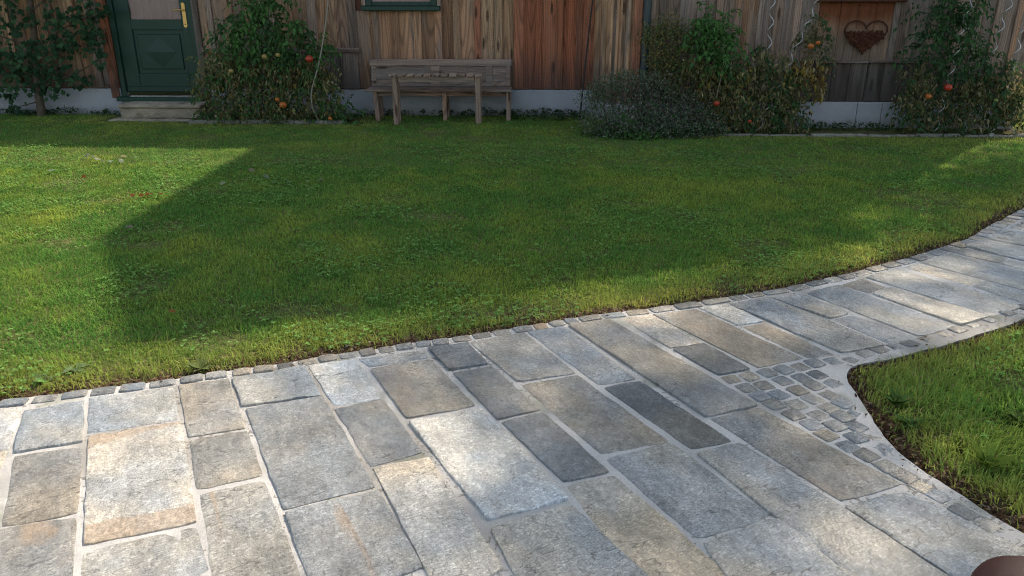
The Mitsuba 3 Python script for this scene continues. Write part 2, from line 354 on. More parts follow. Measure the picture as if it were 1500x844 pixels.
# ------------------------------------------------------------------ ground: soil, patio of natural stone, lawns
EDGE_A, LAWN_A = np.array(EDGE), np.array(LAWN2)
def ragged(line, step, amp, seed):
    l = LineString(line); r = np.random.default_rng(seed)
    pts = shapely.get_coordinates(shapely.line_interpolate_point(l, np.arange(0, l.length, step)))
    return np.vstack([line[:1], pts[1:] + r.normal(0, amp, pts[1:].shape), line[-1:]])
RAG_E, RAG_L = ragged(EDGE_A, .06, .003, 3), ragged(smooth_path(LAWN_A, 80), .05, .0022, 4)
PATIO = Polygon([(-14, -2.0)] + [(-14, -1.6)] + [tuple(p) for p in RAG_E] + [(8.5, 9.2), (14, 12), (14, 8.2), (7, 6.2)] + [tuple(p) for p in RAG_L] + [(2.6, .4), (2.8, -2.0)]).buffer(0)

def border(x, y):
    """metres outside the paving (0 on it)"""
    return shapely.distance(PATIO, shapely.points(np.asarray(x), np.asarray(y)))

def rise(x, y):
    z = .10 * sstep(4.5, 10.2, np.asarray(y, float))
    return z + .030 * (n2(x, y, .55, 3) - .5) * sstep(0, 1.5, np.asarray(y) - 1)

def ground_z(x, y, d=None):
    d = border(x, y) if d is None else d
    return np.where(d <= 0, -.05, -.012 + (rise(x, y) + .012) * sstep(0, .12, d))

xs = np.r_[np.linspace(-60, -9, 14)[:-1], np.arange(-9, 8, .055), np.linspace(8, 60, 14)]
ys = np.r_[np.linspace(-30, 1, 10)[:-1], np.arange(1, 11, .055), np.linspace(11, 90, 16)]
GX, GY = np.meshgrid(xs, ys)
gd = border(GX.ravel(), GY.ravel())
gv = np.stack([GX.ravel(), GY.ravel(), ground_z(GX.ravel(), GY.ravel(), gd)], 1)
near = (np.abs(GX.ravel() + .5) < 8.4) & (GY.ravel() > 1) & (GY.ravel() < 11) & (gd > 0)
gv[near, 2] += .012 * (meshkit.fbm(gv[near] * [22, 22, 0] + 1.3, 3) - .5)
nx, ny = len(xs), len(ys)
ii, jj = np.meshgrid(np.arange(ny - 1), np.arange(nx - 1), indexing='ij')
q = (ii * nx + jj).ravel()
gf = np.vstack([np.stack([q, q + 1, q + nx + 1], 1), np.stack([q, q + nx + 1, q + nx], 1)])
add('ground', trimesh.Trimesh(gv, gf, process=False), 'soil', True, uv=np.c_[sstep(.08, .35, gd), gd * 0], label='brown soil under the lawn and along the edges of the paving', kind='structure')

pm = trimesh.creation.extrude_polygon(PATIO, .05, engine='earcut'); pm.apply_translation([0, 0, -.045])
add('patio', pm, 'mortar', label='pale mortar bed of the patio and path between the stone slabs', kind='structure')

TONE = {  # class (0 plain, 1 rust blotches, 2 rust streaks), lightness, warmth
    'l': (0, .52, .18), 't': (0, .42, .58), 'b': (0, .30, .05), 'n': (0, .26, .48), 'r': (1, .25, .50), 'T': (3, .42, .46), 'g': (0, .33, .25),
    'N': (1, .27, .62), 'v': (2, .27, .10), 'k': (0, .25, .22), 'w': (2, .30, .25), 'd': (1, .21, .20), 'q': (0, .37, .40), 's': (0, .155, .05), 'p': (0, .40, .85)}

def slab_mesh(c, rnd, cell=.045, top=.014):
    """a cleft stone slab on the four corners c (far left, far right, near right, near left): uneven split face, broken edges"""
    c = np.array(c)
    nu = max(4, int(np.linalg.norm(c[1] - c[0]) / cell)); nv = max(4, int(np.linalg.norm(c[2] - c[1]) / cell))
    u, v = np.meshgrid(np.linspace(0, 1, nu + 1), np.linspace(0, 1, nv + 1))
    e = .007 / np.linalg.norm(c[1] - c[0]); e2 = .007 / np.linalg.norm(c[2] - c[1])
    # an extra ring of vertices close to the rim makes the rounded arris
    us = np.unique(np.r_[np.linspace(0, 1, nu + 1), e, 1 - e]); vs = np.unique(np.r_[np.linspace(0, 1, nv + 1), e2, 1 - e2])
    u, v = np.meshgrid(us, vs)
    P = (c[0] * ((1 - u) * (1 - v))[..., None] + c[1] * (u * (1 - v))[..., None] + c[2] * (u * v)[..., None] + c[3] * ((1 - u) * v)[..., None])
    cen = c.mean(0)
    off = rnd.uniform(0, 50, 3)
    # corner rounding and ragged edges
    cu, cv = np.minimum(u, 1 - u), np.minimum(v, 1 - v)
    edge = (cu < 1e-9) | (cv < 1e-9)
    corner = np.exp(-((cu * nu * cell) ** 2 + (cv * nv * cell) ** 2) / .012 ** 2)
    rag = (meshkit.fbm(np.stack([P[..., 0] * 16 + off[0], P[..., 1] * 16 + off[1], P[..., 0] * 0], -1), 3, int(off[2])) - .5)
    inward = (cen - P); inward /= np.linalg.norm(inward, axis=-1, keepdims=True) + 1e-9
    amt = np.where((cu < .04) | (cv < .04), 1.0, .25)
    P = P + inward * (rag * .013 * amt + corner * rnd.uniform(.001, .009) - .0015)[..., None]
    al, ac = P @ [CX, SX], P @ [-SX, CX]
    f1 = meshkit.fbm(np.stack([ac * 14 + off[0], al * 7 + off[1], al * 0], -1), 3, 5)
    f2 = meshkit.fbm(np.stack([ac * 6 + off[1], al * 3.5 + off[2], al * 0], -1), 3, 9)
    h = top + (f1 - .5) * .006 + .0028 * np.floor(f2 * rnd.uniform(4, 7)) * rnd.choice([0, .5, 1.0]) - .004
    h = np.where(edge, h - .003, h)
    nvv, nuu = u.shape
    V = np.concatenate([np.dstack([P, h]).reshape(-1, 3)])
    qi, qj = np.meshgrid(np.arange(nvv - 1), np.arange(nuu - 1), indexing='ij')
    q = (qi * nuu + qj).ravel()
    F = np.vstack([np.stack([q, q + nuu + 1, q + 1], 1), np.stack([q, q + nuu, q + nuu + 1], 1)])
    rim = np.r_[np.arange(nuu), np.arange(1, nvv) * nuu + nuu - 1, (nvv - 1) * nuu + np.arange(nuu - 2, -1, -1), np.arange(nvv - 2, 0, -1) * nuu]
    low = V[rim].copy(); low[:, 2] = -.02
    n0 = len(V) + len(rim); V = np.vstack([V, V[rim], low]); k = len(rim); a = np.arange(k); b = (a + 1) % k
    F = np.vstack([F, np.stack([n0 - k + a, n0 - k + b, n0 + b], 1), np.stack([n0 - k + a, n0 + b, n0 + a], 1)])
    m = trimesh.Trimesh(V, F, process=False)
    if m.face_normals[:10, 2].mean() < 0:
        m.invert()
    return m

srnd = np.random.default_rng(11)
for i, (t, c) in enumerate(SLABS):
    cls, lt, wm = TONE[t]
    d = np.linalg.norm(np.mean(c, 0))
    m = slab_mesh(c, srnd, .03 if d < 3.4 else .06, .012 + srnd.uniform(-.002, .003))
    u = cls + np.clip(lt * srnd.uniform(.92, 1.08), .05, .95)
    v = (i + 1) + np.clip(wm + srnd.uniform(-.06, .06), .01, .97)
    add('patio__slab', m, 'stone', True, uv=const_uv(m, u, v))

def sett_mesh(x, y, lx, ly, ang, top, rnd):
    k = 10
    a = np.arange(k) / k * 2 * np.pi + .3
    sq = np.stack([np.sign(np.cos(a)) * np.abs(np.cos(a)) ** .30, np.sign(np.sin(a)) * np.abs(np.sin(a)) ** .30], 1)
    sq = sq * [lx / 2, ly / 2] * rnd.uniform(.93, 1.05, (k, 1))
    R = np.array([[math.cos(ang), -math.sin(ang)], [math.sin(ang), math.cos(ang)]])
    rings = []
    for s, z in ((1.0, -.03), (1.0, top - .006), (.93, top - .001), (.5, top + .0005)):
        rings.append(np.c_[sq * s @ R.T + [x, y], z + rnd.uniform(-.0015, .0015, k) * (z > 0)])
    V = np.vstack(rings + [[[x, y, top + rnd.uniform(-.001, .002)]]])
    F = []
    for r in range(3):
        for j in range(k):
            A, B, C, D = r * k + j, r * k + (j + 1) % k, (r + 1) * k + (j + 1) % k, (r + 1) * k + j
            F += [[A, B, C], [A, C, D]]
    F += [[3 * k + j, 3 * k + (j + 1) % k, 4 * k] for j in range(k)]
    return trimesh.Trimesh(V, np.array(F), process=False)

def sett(x, y, lx, ly, ang, top=.014, tone=None):
    t = tone or srnd.choice(list('bngkbsntr'), p=[.2, .18, .16, .12, .1, .06, .08, .06, .04])
    cls, lt, wm = TONE[t]
    m = sett_mesh(x, y, lx, ly, ang, top + srnd.uniform(-.003, .004), srnd)
    v = 100 + srnd.integers(0, 300) + np.clip(wm + srnd.uniform(-.1, .1), .01, .97)
    add('patio__sett', m, 'stone', True, uv=const_uv(m, cls + lt * srnd.uniform(.68, .92), v))

for i in range(len(EDGE_A) - 2):
    a, b = EDGE_A[i], EDGE_A[i + 1]
    L = np.linalg.norm(b - a); parts = max(1, round(L / .125)); d = (b - a) / L; nrm = np.array([d[1], -d[0]])
    far = sstep(1.8, 3.0, a[0])
    for k in range(parts):
        m = a + d * L * (k + .5) / parts + nrm * (.036 + .012 * far)
        tone = 'o' if i == 9 else None
        sett(m[0], m[1], L / parts - .015, .070 + .028 * far + srnd.uniform(-.006, .006), math.atan2(d[1], d[0]) + srnd.uniform(-.05, .05), .012, 'p' if tone else None)
        if a[0] > 3.0:
            m2 = m + nrm * .125
            sett(m2[0], m2[1], L / parts - .02, .09, math.atan2(d[1], d[0]) + srnd.uniform(-.05, .05), .012)
for x, y in SETTS:
    fade = sstep(.0, .12, float(shapely.distance(shapely.union_all([LineString(LAWN_A)]), Point(x, y))))
    sett(x, y, .080, .082, math.radians(28) + srnd.uniform(-.12, .12), .006 + .004 * fade)
for row, ln in ((ROW2, .088), (ROW3, .085)):
    row = np.array(row)
    for k in range(len(row)):
        d = row[min(k + 1, len(row) - 1)] - row[max(k - 1, 0)]
        sett(row[k, 0], row[k, 1], ln if k % 3 else ln * .8, .07, math.atan2(d[1], d[0]) + srnd.uniform(-.06, .06), .009 if ln > .086 else .006)

# ---- grass: every blade is geometry
BED = [Polygon([(-4.5, 9.84), (-2.3, 9.84), (-2.3, 11), (-4.5, 11)]), Polygon([(1.75, 9.16), (5.9, 9.05), (5.9, 11), (1.75, 11)]), Polygon([(-5.6, 9.98), (-4.42, 9.98), (-4.42, 11), (-5.6, 11)])]
KEEP_OUT = shapely.union_all([PATIO] + BED)

def blades(n, area, seed, h0, h1, w, segs, keep):
    r = np.random.default_rng(seed)
    x0, x1, y0, y1 = area
    x, y = r.uniform(x0, x1, n), r.uniform(y0, y1, n)
    half = .70 * (y * .936 + .56) + .35          # a little more than the camera sees, and what borders it
    ok = (np.abs(x + y * .028) < half)
    x, y = x[ok], y[ok]
    pts = shapely.points(x, y)
    d = shapely.distance(KEEP_OUT, pts)
    ok = keep(x, y) & (d > .012)
    x, y, d = x[ok], y[ok], d[ok]
    bare = n2(x, y, 2.6, 21, 3)
    clump = .5 * n2(x, y, 6.5, 31, 2) + .5 * n2(x, y, 17, 33, 2)
    worn = sstep(.585, .70, bare)
    edge = sstep(.02, .11, d + .13 * (n2(x, y, 3.2, 41, 2) - .48) - np.where((x > 1.2) & (y < 3.3), .028 * sstep(0, .25, .3 - np.abs(y - 2.7) * .3), 0))
    p = (1 - .62 * worn) * (.10 + .90 * edge)
    ok = r.uniform(0, 1, len(x)) < p
    x, y, d, clump, worn, edge = (q[ok] for q in (x, y, d, clump, worn, edge))
    n = len(x)
    z = ground_z(x, y, shapely.distance(PATIO, shapely.points(x, y))) - .004
    h = r.uniform(h0, h1, n) * (.30 + 1.4 * clump) * (1 - .35 * worn)
    big = sstep(.55, .66, n2(x, y, 1.1, 51, 2))
    az = 14 * n2(x, y, 5, 61) + r.normal(0, .9, n)
    lean = np.abs(r.normal(.75, .40, n))
    ww = w * r.uniform(.7, 1.35, n)
    dirv = np.stack([np.cos(az), np.sin(az), np.zeros(n)], 1)
    side = np.stack([-np.sin(az), np.cos(az), np.zeros(n)], 1) * (ww / 2)[:, None]
    base = np.stack([x, y, z], 1)
    up = np.array([0, 0, 1.0])
    mid = base + up * (h * .55)[:, None] * np.cos(lean * .5)[:, None] + dirv * (h * .55 * np.sin(lean * .5))[:, None]
    tip = mid + (up * np.cos(lean * 1.5)[:, None] + dirv * np.sin(lean * 1.5)[:, None]) * (h * .55)[:, None]
    # colour: fresh and blue-green patches, yellowed towards the paving, a few straw blades
    hue = n2(x, y, 1.6, 71, 3); hue2 = n2(x, y, 5, 81, 2)
    g0, g1, g2, g3 = np.array([.155, .355, .080]), np.array([.400, .510, .100]), np.array([.48, .50, .13]), np.array([.46, .40, .21])
    t = np.clip((hue - .36) * 2.2 + (hue2 - .5) * 1.3 + r.normal(0, .2, n), 0, 1)[:, None]
    col = g0 * (1 - t) + g1 * t
    ye = np.clip((1 - sstep(.02, .55, d)) * .75 * (.4 + hue2) + r.normal(0, .1, n), 0, .9)[:, None]
    col = col * (1 - ye) + g2 * ye
    st = (r.uniform(0, 1, n) < .035 + .10 * worn)[:, None]
    col = np.where(st, g3 * r.uniform(.6, 1.1, (n, 1)), col) * r.uniform(.72, 1.25, (n, 1))
    if segs == 2:
        V = np.stack([base - side, base + side, mid - side * .8, mid + side * .8, tip], 1)
        F = np.array([[0, 1, 3], [0, 3, 2], [2, 3, 4]])
    else:
        V = np.stack([base - side, base + side, (mid + tip) / 2 + (tip - mid) * .3], 1)
        F = np.array([[0, 1, 2]])
    k = V.shape[1]
    F = (F[None] + (np.arange(n) * k)[:, None, None]).reshape(-1, 3)
    return V.reshape(-1, 3), F, np.repeat(col, k, 0)

def stack(parts):
    V, F, C, at = [], [], [], 0
    for v, f, c in parts:
        V.append(v); F.append(f + at); C.append(c); at += len(v)
    return (np.vstack(V), np.vstack(F)), np.vstack(C)

left = lambda x, y: y > np.interp(x, EDGE_A[:, 0], EDGE_A[:, 1])
right = lambda x, y: ~left(x, y)
parts = [blades(195_000, (-4.6, 4.2, 2.75, 5.0), 1, .024, .052, .0046, 2, left),
         blades(225_000, (-6.2, 5.6, 5.0, 7.4), 2, .024, .048, .0060, 2, left),
         blades(270_000, (-8.0, 7.5, 7.4, 10.55), 3, .022, .044, .0080, 1, left)]
m, c = stack(parts)
add('lawn_grass', m, 'blade', label='mown green lawn between the paved path and the barn', kind='stuff', color=c)
m, c = stack([blades(95_000, (1.3, 4.4, 1.7, 4.6), 4, .034, .068, .0048, 2, right)])
add('corner_grass', m, 'blade', label='longer green grass on the corner of lawn right of the path', kind='stuff', color=c)

def leaf_quads(P, D, N, L, W, C, curl=0.2, fold=.15):
    """pointed leaves: base P, axis D, face normal N (all n x 3)"""
    P, D, N = (np.asarray(q, float) for q in (P, D, N))
    n = len(P)
    L, W = (np.broadcast_to(np.asarray(q, float), (n,))[:, None] for q in (L, W))
    D = D / (np.linalg.norm(D, axis=1, keepdims=True) + 1e-9)
    S = np.cross(D, N); S /= np.linalg.norm(S, axis=1, keepdims=True) + 1e-9
    N = np.cross(S, D)
    curl = np.broadcast_to(np.asarray(curl, float), (n,))[:, None]
    a = P + D * L * .42 + S * W * .5 + N * W * fold
    b = P + D * L * .42 - S * W * .5 + N * W * fold
    mid = P + D * L * .5
    tip = P + D * L - N * L * curl
    V = np.stack([P, a, tip, b, mid], 1).reshape(-1, 3)
    F = np.array([[0, 1, 4], [1, 2, 4], [4, 2, 3], [0, 4, 3]])
    F = (F[None] + (np.arange(n) * 5)[:, None, None]).reshape(-1, 3)
    return V, F, np.repeat(np.broadcast_to(np.asarray(C, float), (n, 3)), 5, 0)

def unit(n, r):
    v = r.normal(size=(n, 3)); return v / np.linalg.norm(v, axis=1, keepdims=True)

# clover and other low broad leaves between the blades
def clover(n, seed, keep, y1, size):
    r = np.random.default_rng(seed)
    x, y = r.uniform(-6, 5.5, n), r.uniform(1.7, y1, n)
    d = shapely.distance(KEEP_OUT, shapely.points(x, y))
    half = .70 * (y * .936 + .56) + .2
    p = sstep(.50, .62, n2(x, y, 1.7, 91, 3)) + .35 * sstep(.57, .66, n2(x, y, 2.6, 21, 3))
    ok = keep(x, y) & (d > .05) & (np.abs(x) < half) & (r.uniform(0, 1, n) < p)
    x, y = x[ok], y[ok]; n = len(x)
    z = ground_z(x, y) + r.uniform(.010, .038, n)
    out = []
    a0 = r.uniform(0, 6.28, n)
    s = size * r.uniform(.6, 1.3, n)
    col = np.array([.190, .375, .100]) * r.uniform(.65, 1.35, (n, 1)) * np.array([1, 1, 1]) + r.uniform(0, .03, (n, 1)) * [1, .6, .3]
    for k in range(3):
        a = a0 + k * 2.094
        D = np.stack([np.cos(a), np.sin(a), r.uniform(-.25, .5, n)], 1)
        N = np.stack([r.normal(0, .25, n), r.normal(0, .25, n), np.ones(n)], 1)
        out.append(leaf_quads(np.stack([x, y, z], 1), D, N, s, s * .95, col, .1, .12))
    return out
m, c = stack(clover(85_000, 5, left, 8.4, .0135))
add('clover', m, 'leaf', label='patches of small clover leaves growing through the lawn', kind='stuff', color=c)
m, c = stack(clover(34_000, 6, right, 4.4, .014))
add('corner_clover', m, 'leaf', label='low clover leaves among the grass right of the path', kind='stuff', color=c)

# bark, dry leaf crumbs and small stones along the edges of the lawns
def litter(n, seed):
    r = np.random.default_rng(seed)
    ln = [LineString(EDGE_A), LineString(LAWN_A[:-1])]
    P = []
    for l, share in zip(ln, (.5, .5)):
        k = int(n * share)
        s = r.uniform(0, l.length, k)
        pts = shapely.get_coordinates(shapely.line_interpolate_point(l, s))
        P.append(pts + r.normal(0, .045, (k, 2)))
    P = np.vstack(P)
    d = border(P[:, 0], P[:, 1])
    ok = (d > .003) & (d < .16)
    ok |= (d <= 0) & (r.uniform(0, 1, len(P)) < .012)
    P, d = P[ok], d[ok]; n = len(P)
    z = np.where(d > 0, ground_z(P[:, 0], P[:, 1], d) + r.uniform(.002, .012, n), .014)
    a = r.uniform(0, 6.28, n)
    D = np.stack([np.cos(a), np.sin(a), r.normal(0, .25, n)], 1)
    N = np.stack([r.normal(0, .45, n), r.normal(0, .45, n), np.ones(n)], 1)
    pal = np.array([[.07, .04, .025], [.13, .075, .045], [.20, .14, .09], [.05, .035, .028], [.30, .24, .18]])
    C = pal[r.choice(5, n, p=[.3, .3, .18, .14, .08])] * r.uniform(.7, 1.2, (n, 1))
    return [leaf_quads(np.c_[P, z], D, N, r.uniform(.010, .030, n), r.uniform(.005, .013, n), C, r.uniform(-.2, .3, n), .2)]
m, c = stack(litter(16_000, 8))
add('leaf_litter', m, 'litter', label='brown bark chips and dry leaf crumbs along the lawn edges', kind='stuff', color=c)

# ------------------------------------------------------------------ the barn
BARN = thing('barn', 'weathered board-clad barn with pale plinth, green door and stepped front behind the lawn', 'barn')
wr = np.random.default_rng(23)

def board(name, x0, x1, y0, y1, z0, z1, tone, bsdf='plank_wood', bevel=.004, twist=0.0):
    m = box(x0, x1, y0, y1, z0, z1, bevel)
    return add(f'{BARN}__{name}', m, bsdf, uv=const_uv(m, tone, wr.uniform(0, 60)))

YW = 10.60                     # face of the boards of the left wall
Y2 = 9.70                      # face of the boards of the wall that stands forward on the right
def tone_left(x):
    if x > -.02: return 1.25 + wr.uniform(0, .4)
    if x > -1.25: return wr.choice([wr.uniform(.0, .5), wr.uniform(.6, .99), 1.45, 2.5], p=[.45, .3, .2, .05])
    if x > -2.3: return wr.uniform(.0, .45)
    return wr.uniform(.1, .8) if wr.uniform() < .6 else 2.0 + wr.uniform(.2, .9)

# left wall: boards 27 cm apart with narrower cover strips over the joints
x = -9.4
while x < .74:
    w = .270 + wr.uniform(-.03, .03)
    x1 = min(x + w, .78)
    z1, z0 = 2.62, .455 + wr.uniform(-.006, .006)
    spans = [(x, x1)]
    for a, b in spans:
        if b <= -5.70 or a >= -4.40:
            pass
        elif a < -5.70 < b: b = -5.70
        elif a < -4.40 < b: a = -4.40
        else: continue
        if b - a < .03: continue
        if a < -1.26 and b > -2.20:      # under the small window
            board('plank', a + .002, b - .002, YW, YW + .024, z0, 1.445, tone_left(x) * .5)
        else:
            board('plank', a + .002, b - .002, YW + wr.uniform(0, .004), YW + .024, z0, z1, tone_left(x))
    x = x1
    cw = wr.uniform(.075, .125)
    if x < .70 and not (-5.76 < x < -4.36):
        if -2.25 < x < -1.2:
            board('cover_strip', x - cw / 2, x + cw / 2, YW - .030, YW - .001, .458, 1.44, tone_left(x))
        else:
            board('cover_strip', x - cw / 2, x + cw / 2, YW - .030, YW - .001, .458 + wr.uniform(0, .01), 2.6, tone_left(x))
# dark wall behind the boards, with the door opening left free
m = join([box(-9.5, -5.7, YW + .03, YW + .16, .4, 2.62), box(-4.4, .8, YW + .03, YW + .16, .4, 2.62), box(-5.7, -4.4, YW + .03, YW + .16, 2.36, 2.62)])
add(f'{BARN}__wall', m, 'roof_tile')
m = join([box(-9.5, -5.62, YW - .012, YW + .2, -.3, .45), box(-4.44, .80, YW - .012, YW + .2, -.3, .45), box(-5.62, -4.44, YW + .0, YW + .2, -.3, .28)])
add(f'{BARN}__plinth', m, 'plinth_render')
# grey rail nailed across the boards left of the bench, darker short boards under it
for a, b in ((-4.40, -3.95), (-3.90, -2.30)):
    m = box(a, b, YW - .075, YW - .024, .925, .985, .006)
    add(f'{BARN}__rail', m, 'rail_wood', uv=const_uv(m, 2.2, wr.uniform(0, 50)))
x = -3.2
for w in (.22, .21, .20, .24):
    board('low_board', x, x + w - .006, YW - .046, YW - .023, .46, .922, 3.2 + wr.uniform(0, .4)); x += w

# ---- the door: casing, frame, leaf with a pane above and a diamond panel below
board('casing', -5.80, -5.72, YW - .03, YW - .002, .50, 2.5, 2.1)
board('casing', -5.725, -5.625, YW - .04, YW + .05, .33, 2.5, 1.5)
board('casing', -4.475, -4.395, YW - .04, YW + .05, .30, 2.5, 3.4)
board('casing', -5.70, -4.40, YW - .045, YW + .05, 2.34, 2.50, 2.2)
DOOR = f'{BARN}__door'
yd = YW + .055
leaf = [box(-5.615, -5.545, yd - .045, yd + .05, .33, 2.34, .006), box(-4.555, -4.485, yd - .045, yd + .05, .33, 2.34, .006),     # frame
        box(-5.545, -4.555, yd - .045, yd + .05, 2.27, 2.34, .006),
        box(-5.540, -5.345, yd - .012, yd + .03, .40, 2.265, .006), box(-4.665, -4.560, yd - .012, yd + .03, .40, 2.265, .006),  # stiles
        box(-5.346, -4.664, yd - .011, yd + .03, 1.205, 1.335, .005), box(-5.346, -4.664, yd - .011, yd + .03, .40, .645, .005), box(-5.346, -4.664, yd - .011, yd + .03, 2.15, 2.265, .005),
        box(-5.346, -4.664, yd + .012, yd + .03, .645, 1.205)]
add(DOOR, join(leaf), 'green_paint', label='dark green panelled door with a pane above')
def pyramid(cx, cz, hx, hz, y, depth):
    return trimesh.convex.convex_hull(np.array([[cx + sx * hx, y + d, cz + sz * hz] for sx, sz in ((1, 0), (-1, 0), (0, 1), (0, -1)) for d in (-.004, .02)] + [[cx, y - depth, cz]]))
m = join([box(-5.295, -4.715, yd - .004, yd + .013, .70, 1.15, .008), pyramid(-5.005, .925, .215, .205, yd - .004, .020)])
add(f'{DOOR}__panel', m, 'green_paint')
add(f'{DOOR}__kick_board', box(-5.50, -4.60, yd - .030, yd - .013, .405, .475, .006), 'green_paint')
add(f'{DOOR}__sill', box(-5.64, -4.46, yd - .16, yd + .05, .292, .350, .008), 'green_paint')
add(f'{DOOR}__pane', box(-5.346, -4.664, yd + .008, yd + .012, 1.335, 2.15), 'pane_glass')
cx = np.linspace(-5.36, -4.65, 60); cz = np.array([1.25, 2.25])
V = np.array([[a, yd + .065 + .012 * math.sin(a * 60), z] for z in cz for a in cx]); k = len(cx)
F = np.array([[i, i + 1, k + i + 1] for i in range(k - 1)] + [[i, k + i + 1, k + i] for i in range(k - 1)])
add(f'{DOOR}__curtain', trimesh.Trimesh(V, F, process=False), {'type': 'twosided', 'bsdf': {'type': 'ref', 'id': 'curtain'}}, True)
def plate(cx, z0, z1, w, y0, y1):
    p = LineString([(cx, z0 + w / 2), (cx, z1 - w / 2)]).buffer(w / 2, 8)
    m = trimesh.creation.extrude_polygon(p, y1 - y0, engine='earcut')
    v = m.vertices.copy(); m.vertices = np.stack([v[:, 0], y1 - v[:, 2], v[:, 1]], 1); m.fix_normals(); return m
add(f'{DOOR}__handle_plate', plate(-4.612, 1.235, 1.545, .046, yd - .020, yd - .012), 'brass', label='long brass handle plate')
m = join([tube([[-4.612, yd - .018, 1.452], [-4.612, yd - .062, 1.452]], .011, 10), tube(smooth_path([[-4.612, yd - .060, 1.452], [-4.66, yd - .066, 1.455], [-4.735, yd - .062, 1.449]], 10), np.linspace(.011, .008, 10), 10)])
add(f'{DOOR}__handle', m, 'brass', 40, label='brass lever handle')
add(f'{DOOR}__keyhole', trimesh.creation.box(bounds=[[-4.617, yd - .0225, 1.265], [-4.607, yd - .019, 1.285]]), 'dark_iron')

# ---- small window above the bench: only its sill and the foot of the frame are in view
WIN = f'{BARN}__window'
m = join([box(-2.19, -2.11, YW - .035, YW + .03, 1.505, 2.35, .005), box(-1.35, -1.27, YW - .035, YW + .03, 1.505, 2.35, .005), box(-2.19, -1.27, YW - .035, YW + .03, 2.27, 2.35, .005),
          box(-2.11, -1.35, YW - .020, YW + .03, 1.505, 1.555, .005)])
add(WIN, m, 'green_paint', label='green framed window above the bench')
add(f'{WIN}__sill', box(-2.24, -1.22, YW - .11, YW + .02, 1.445, 1.505, .008), 'green_paint')
add(f'{WIN}__pane', box(-2.11, -1.35, YW + .0, YW + .004, 1.556, 2.27), 'pane_glass')
add(f'{WIN}__blind', box(-2.12, -1.34, YW + .018, YW + .026, 1.556, 2.27), 'curtain')
board('casing', -1.265, -1.215, YW - .03, YW - .001, 1.43, 2.4, 2.2)
board('casing', -2.245, -2.195, YW - .03, YW - .001, 1.51, 2.4, 2.2)

# ---- oblique wall between the two fronts
A, B = np.array([.79, 10.57]), np.array([1.22, 9.71])
dv = (B - A) / np.linalg.norm(B - A); nv = np.array([-dv[1] * -1, dv[0] * -1]); nv = np.array([dv[1], -dv[0]])
if nv[1] > 0: nv = -nv
def oblique(name, s0, s1, o0, o1, z0, z1, tone):
    m = box(s0, s1, o0, o1, z0, z1, .004)
    v = m.vertices.copy()
    xy = A + np.outer(v[:, 0], dv) + np.outer(v[:, 1], nv)
    m.vertices = np.c_[xy, v[:, 2]]
    m.fix_normals()
    return add(f'{BARN}__{name}', m, 'plank_wood', uv=const_uv(m, tone, wr.uniform(0, 60)))
Ls = np.linalg.norm(B - A)
s = .0
while s < Ls - .05:
    w = min(wr.uniform(.12, .16), Ls - s)
    oblique('plank', s + .002, s + w - .002, 0, .024, .36, 3.0, wr.uniform(.3, .95) if wr.uniform() < .7 else 2.5)
    s += w
    if s < Ls - .05:
        oblique('cover_strip', s - .026, s + .026, .025, .048, .37, 3.0, wr.uniform(.45, 1.0))
m = trimesh.creation.extrude_polygon(Polygon([tuple(A + nv * .012), tuple(B + nv * .012), tuple(B - nv * .3), tuple(A - nv * .3)]), .66, engine='earcut'); m.apply_translation([0, 0, -.31])
add(f'{BARN}__plinth', m, 'plinth_render')
m = trimesh.creation.extrude_polygon(Polygon([tuple(A - nv * .01), tuple(B - nv * .01), tuple(B - nv * .2), tuple(A - nv * .2)]), 2.6, engine='earcut'); m.apply_translation([0, 0, .45])
add(f'{BARN}__wall', m, 'roof_tile')
board('corner_post', 1.175, 1.265, Y2 - .045, Y2 + .05, .42, 3.0, 1.6)

# ---- right wall
def tone_right(x):
    return 2.0 + wr.uniform(0, .45) if wr.uniform() < .8 else wr.uniform(.1, .4)
x = 1.27
while x < 5.80:
    w = wr.uniform(.20, .27)
    x1 = min(x + w, 5.84)
    mid = (x + x1) / 2
    if 3.30 < mid < 4.28:
        board('plank', x + .002, x1 - .002, Y2 + wr.uniform(0, .003), Y2 + .024, .90, 1.555, wr.uniform(.2, .8), 'sheltered_wood')
        board('low_board', x + .002, x1 - .002, Y2 + wr.uniform(0, .003), Y2 + .024, .425, .872, 3.0 + wr.uniform(0, .3))
    elif 4.28 <= mid < 4.55:
        board('plank', x + .002, x1 - .002, Y2, Y2 + .024, .90, 2.9, 2.15)
        board('low_board', x + .002, x1 - .002, Y2, Y2 + .024, .425, .872, 3.1)
    else:
        board('plank', x + .002, x1 - .002, Y2 + wr.uniform(0, .004), Y2 + .024, .42 + wr.uniform(-.006, .006), 2.9, tone_right(x))
    x = x1
    cw = wr.uniform(.06, .10)
    if x < 5.7 and not (3.2 < x < 4.58):
        board('cover_strip', x - cw / 2, x + cw / 2, Y2 - .022, Y2 - .001, .425, 2.9, tone_right(x))
for a, b, z in ((3.36, 3.98, .872), (3.99, 4.58, .874)):
    m = box(a, b, Y2 - .045, Y2 + .02, z, z + .030, .005)
    add(f'{BARN}__rail', m, 'rail_wood', uv=const_uv(m, 3.5, wr.uniform(0, 50)))
board('cover_strip', 4.27, 4.335, Y2 - .022, Y2 - .001, .905, 2.9, 2.3)
W2 = f'{BARN}__window_001'
add(W2, join([box(3.33, 3.40, Y2 - .03, Y2 + .03, 1.615, 2.5, .005), box(4.18, 4.25, Y2 - .03, Y2 + .03, 1.615, 2.5, .005), box(3.40, 4.18, Y2 - .03, Y2 + .03, 2.43, 2.5, .005)]), 'green_paint')
add(f'{W2}__sill', box(3.28, 4.29, Y2 - .10, Y2 + .02, 1.557, 1.612, .008), 'rust', label='dark red sill above the heart')
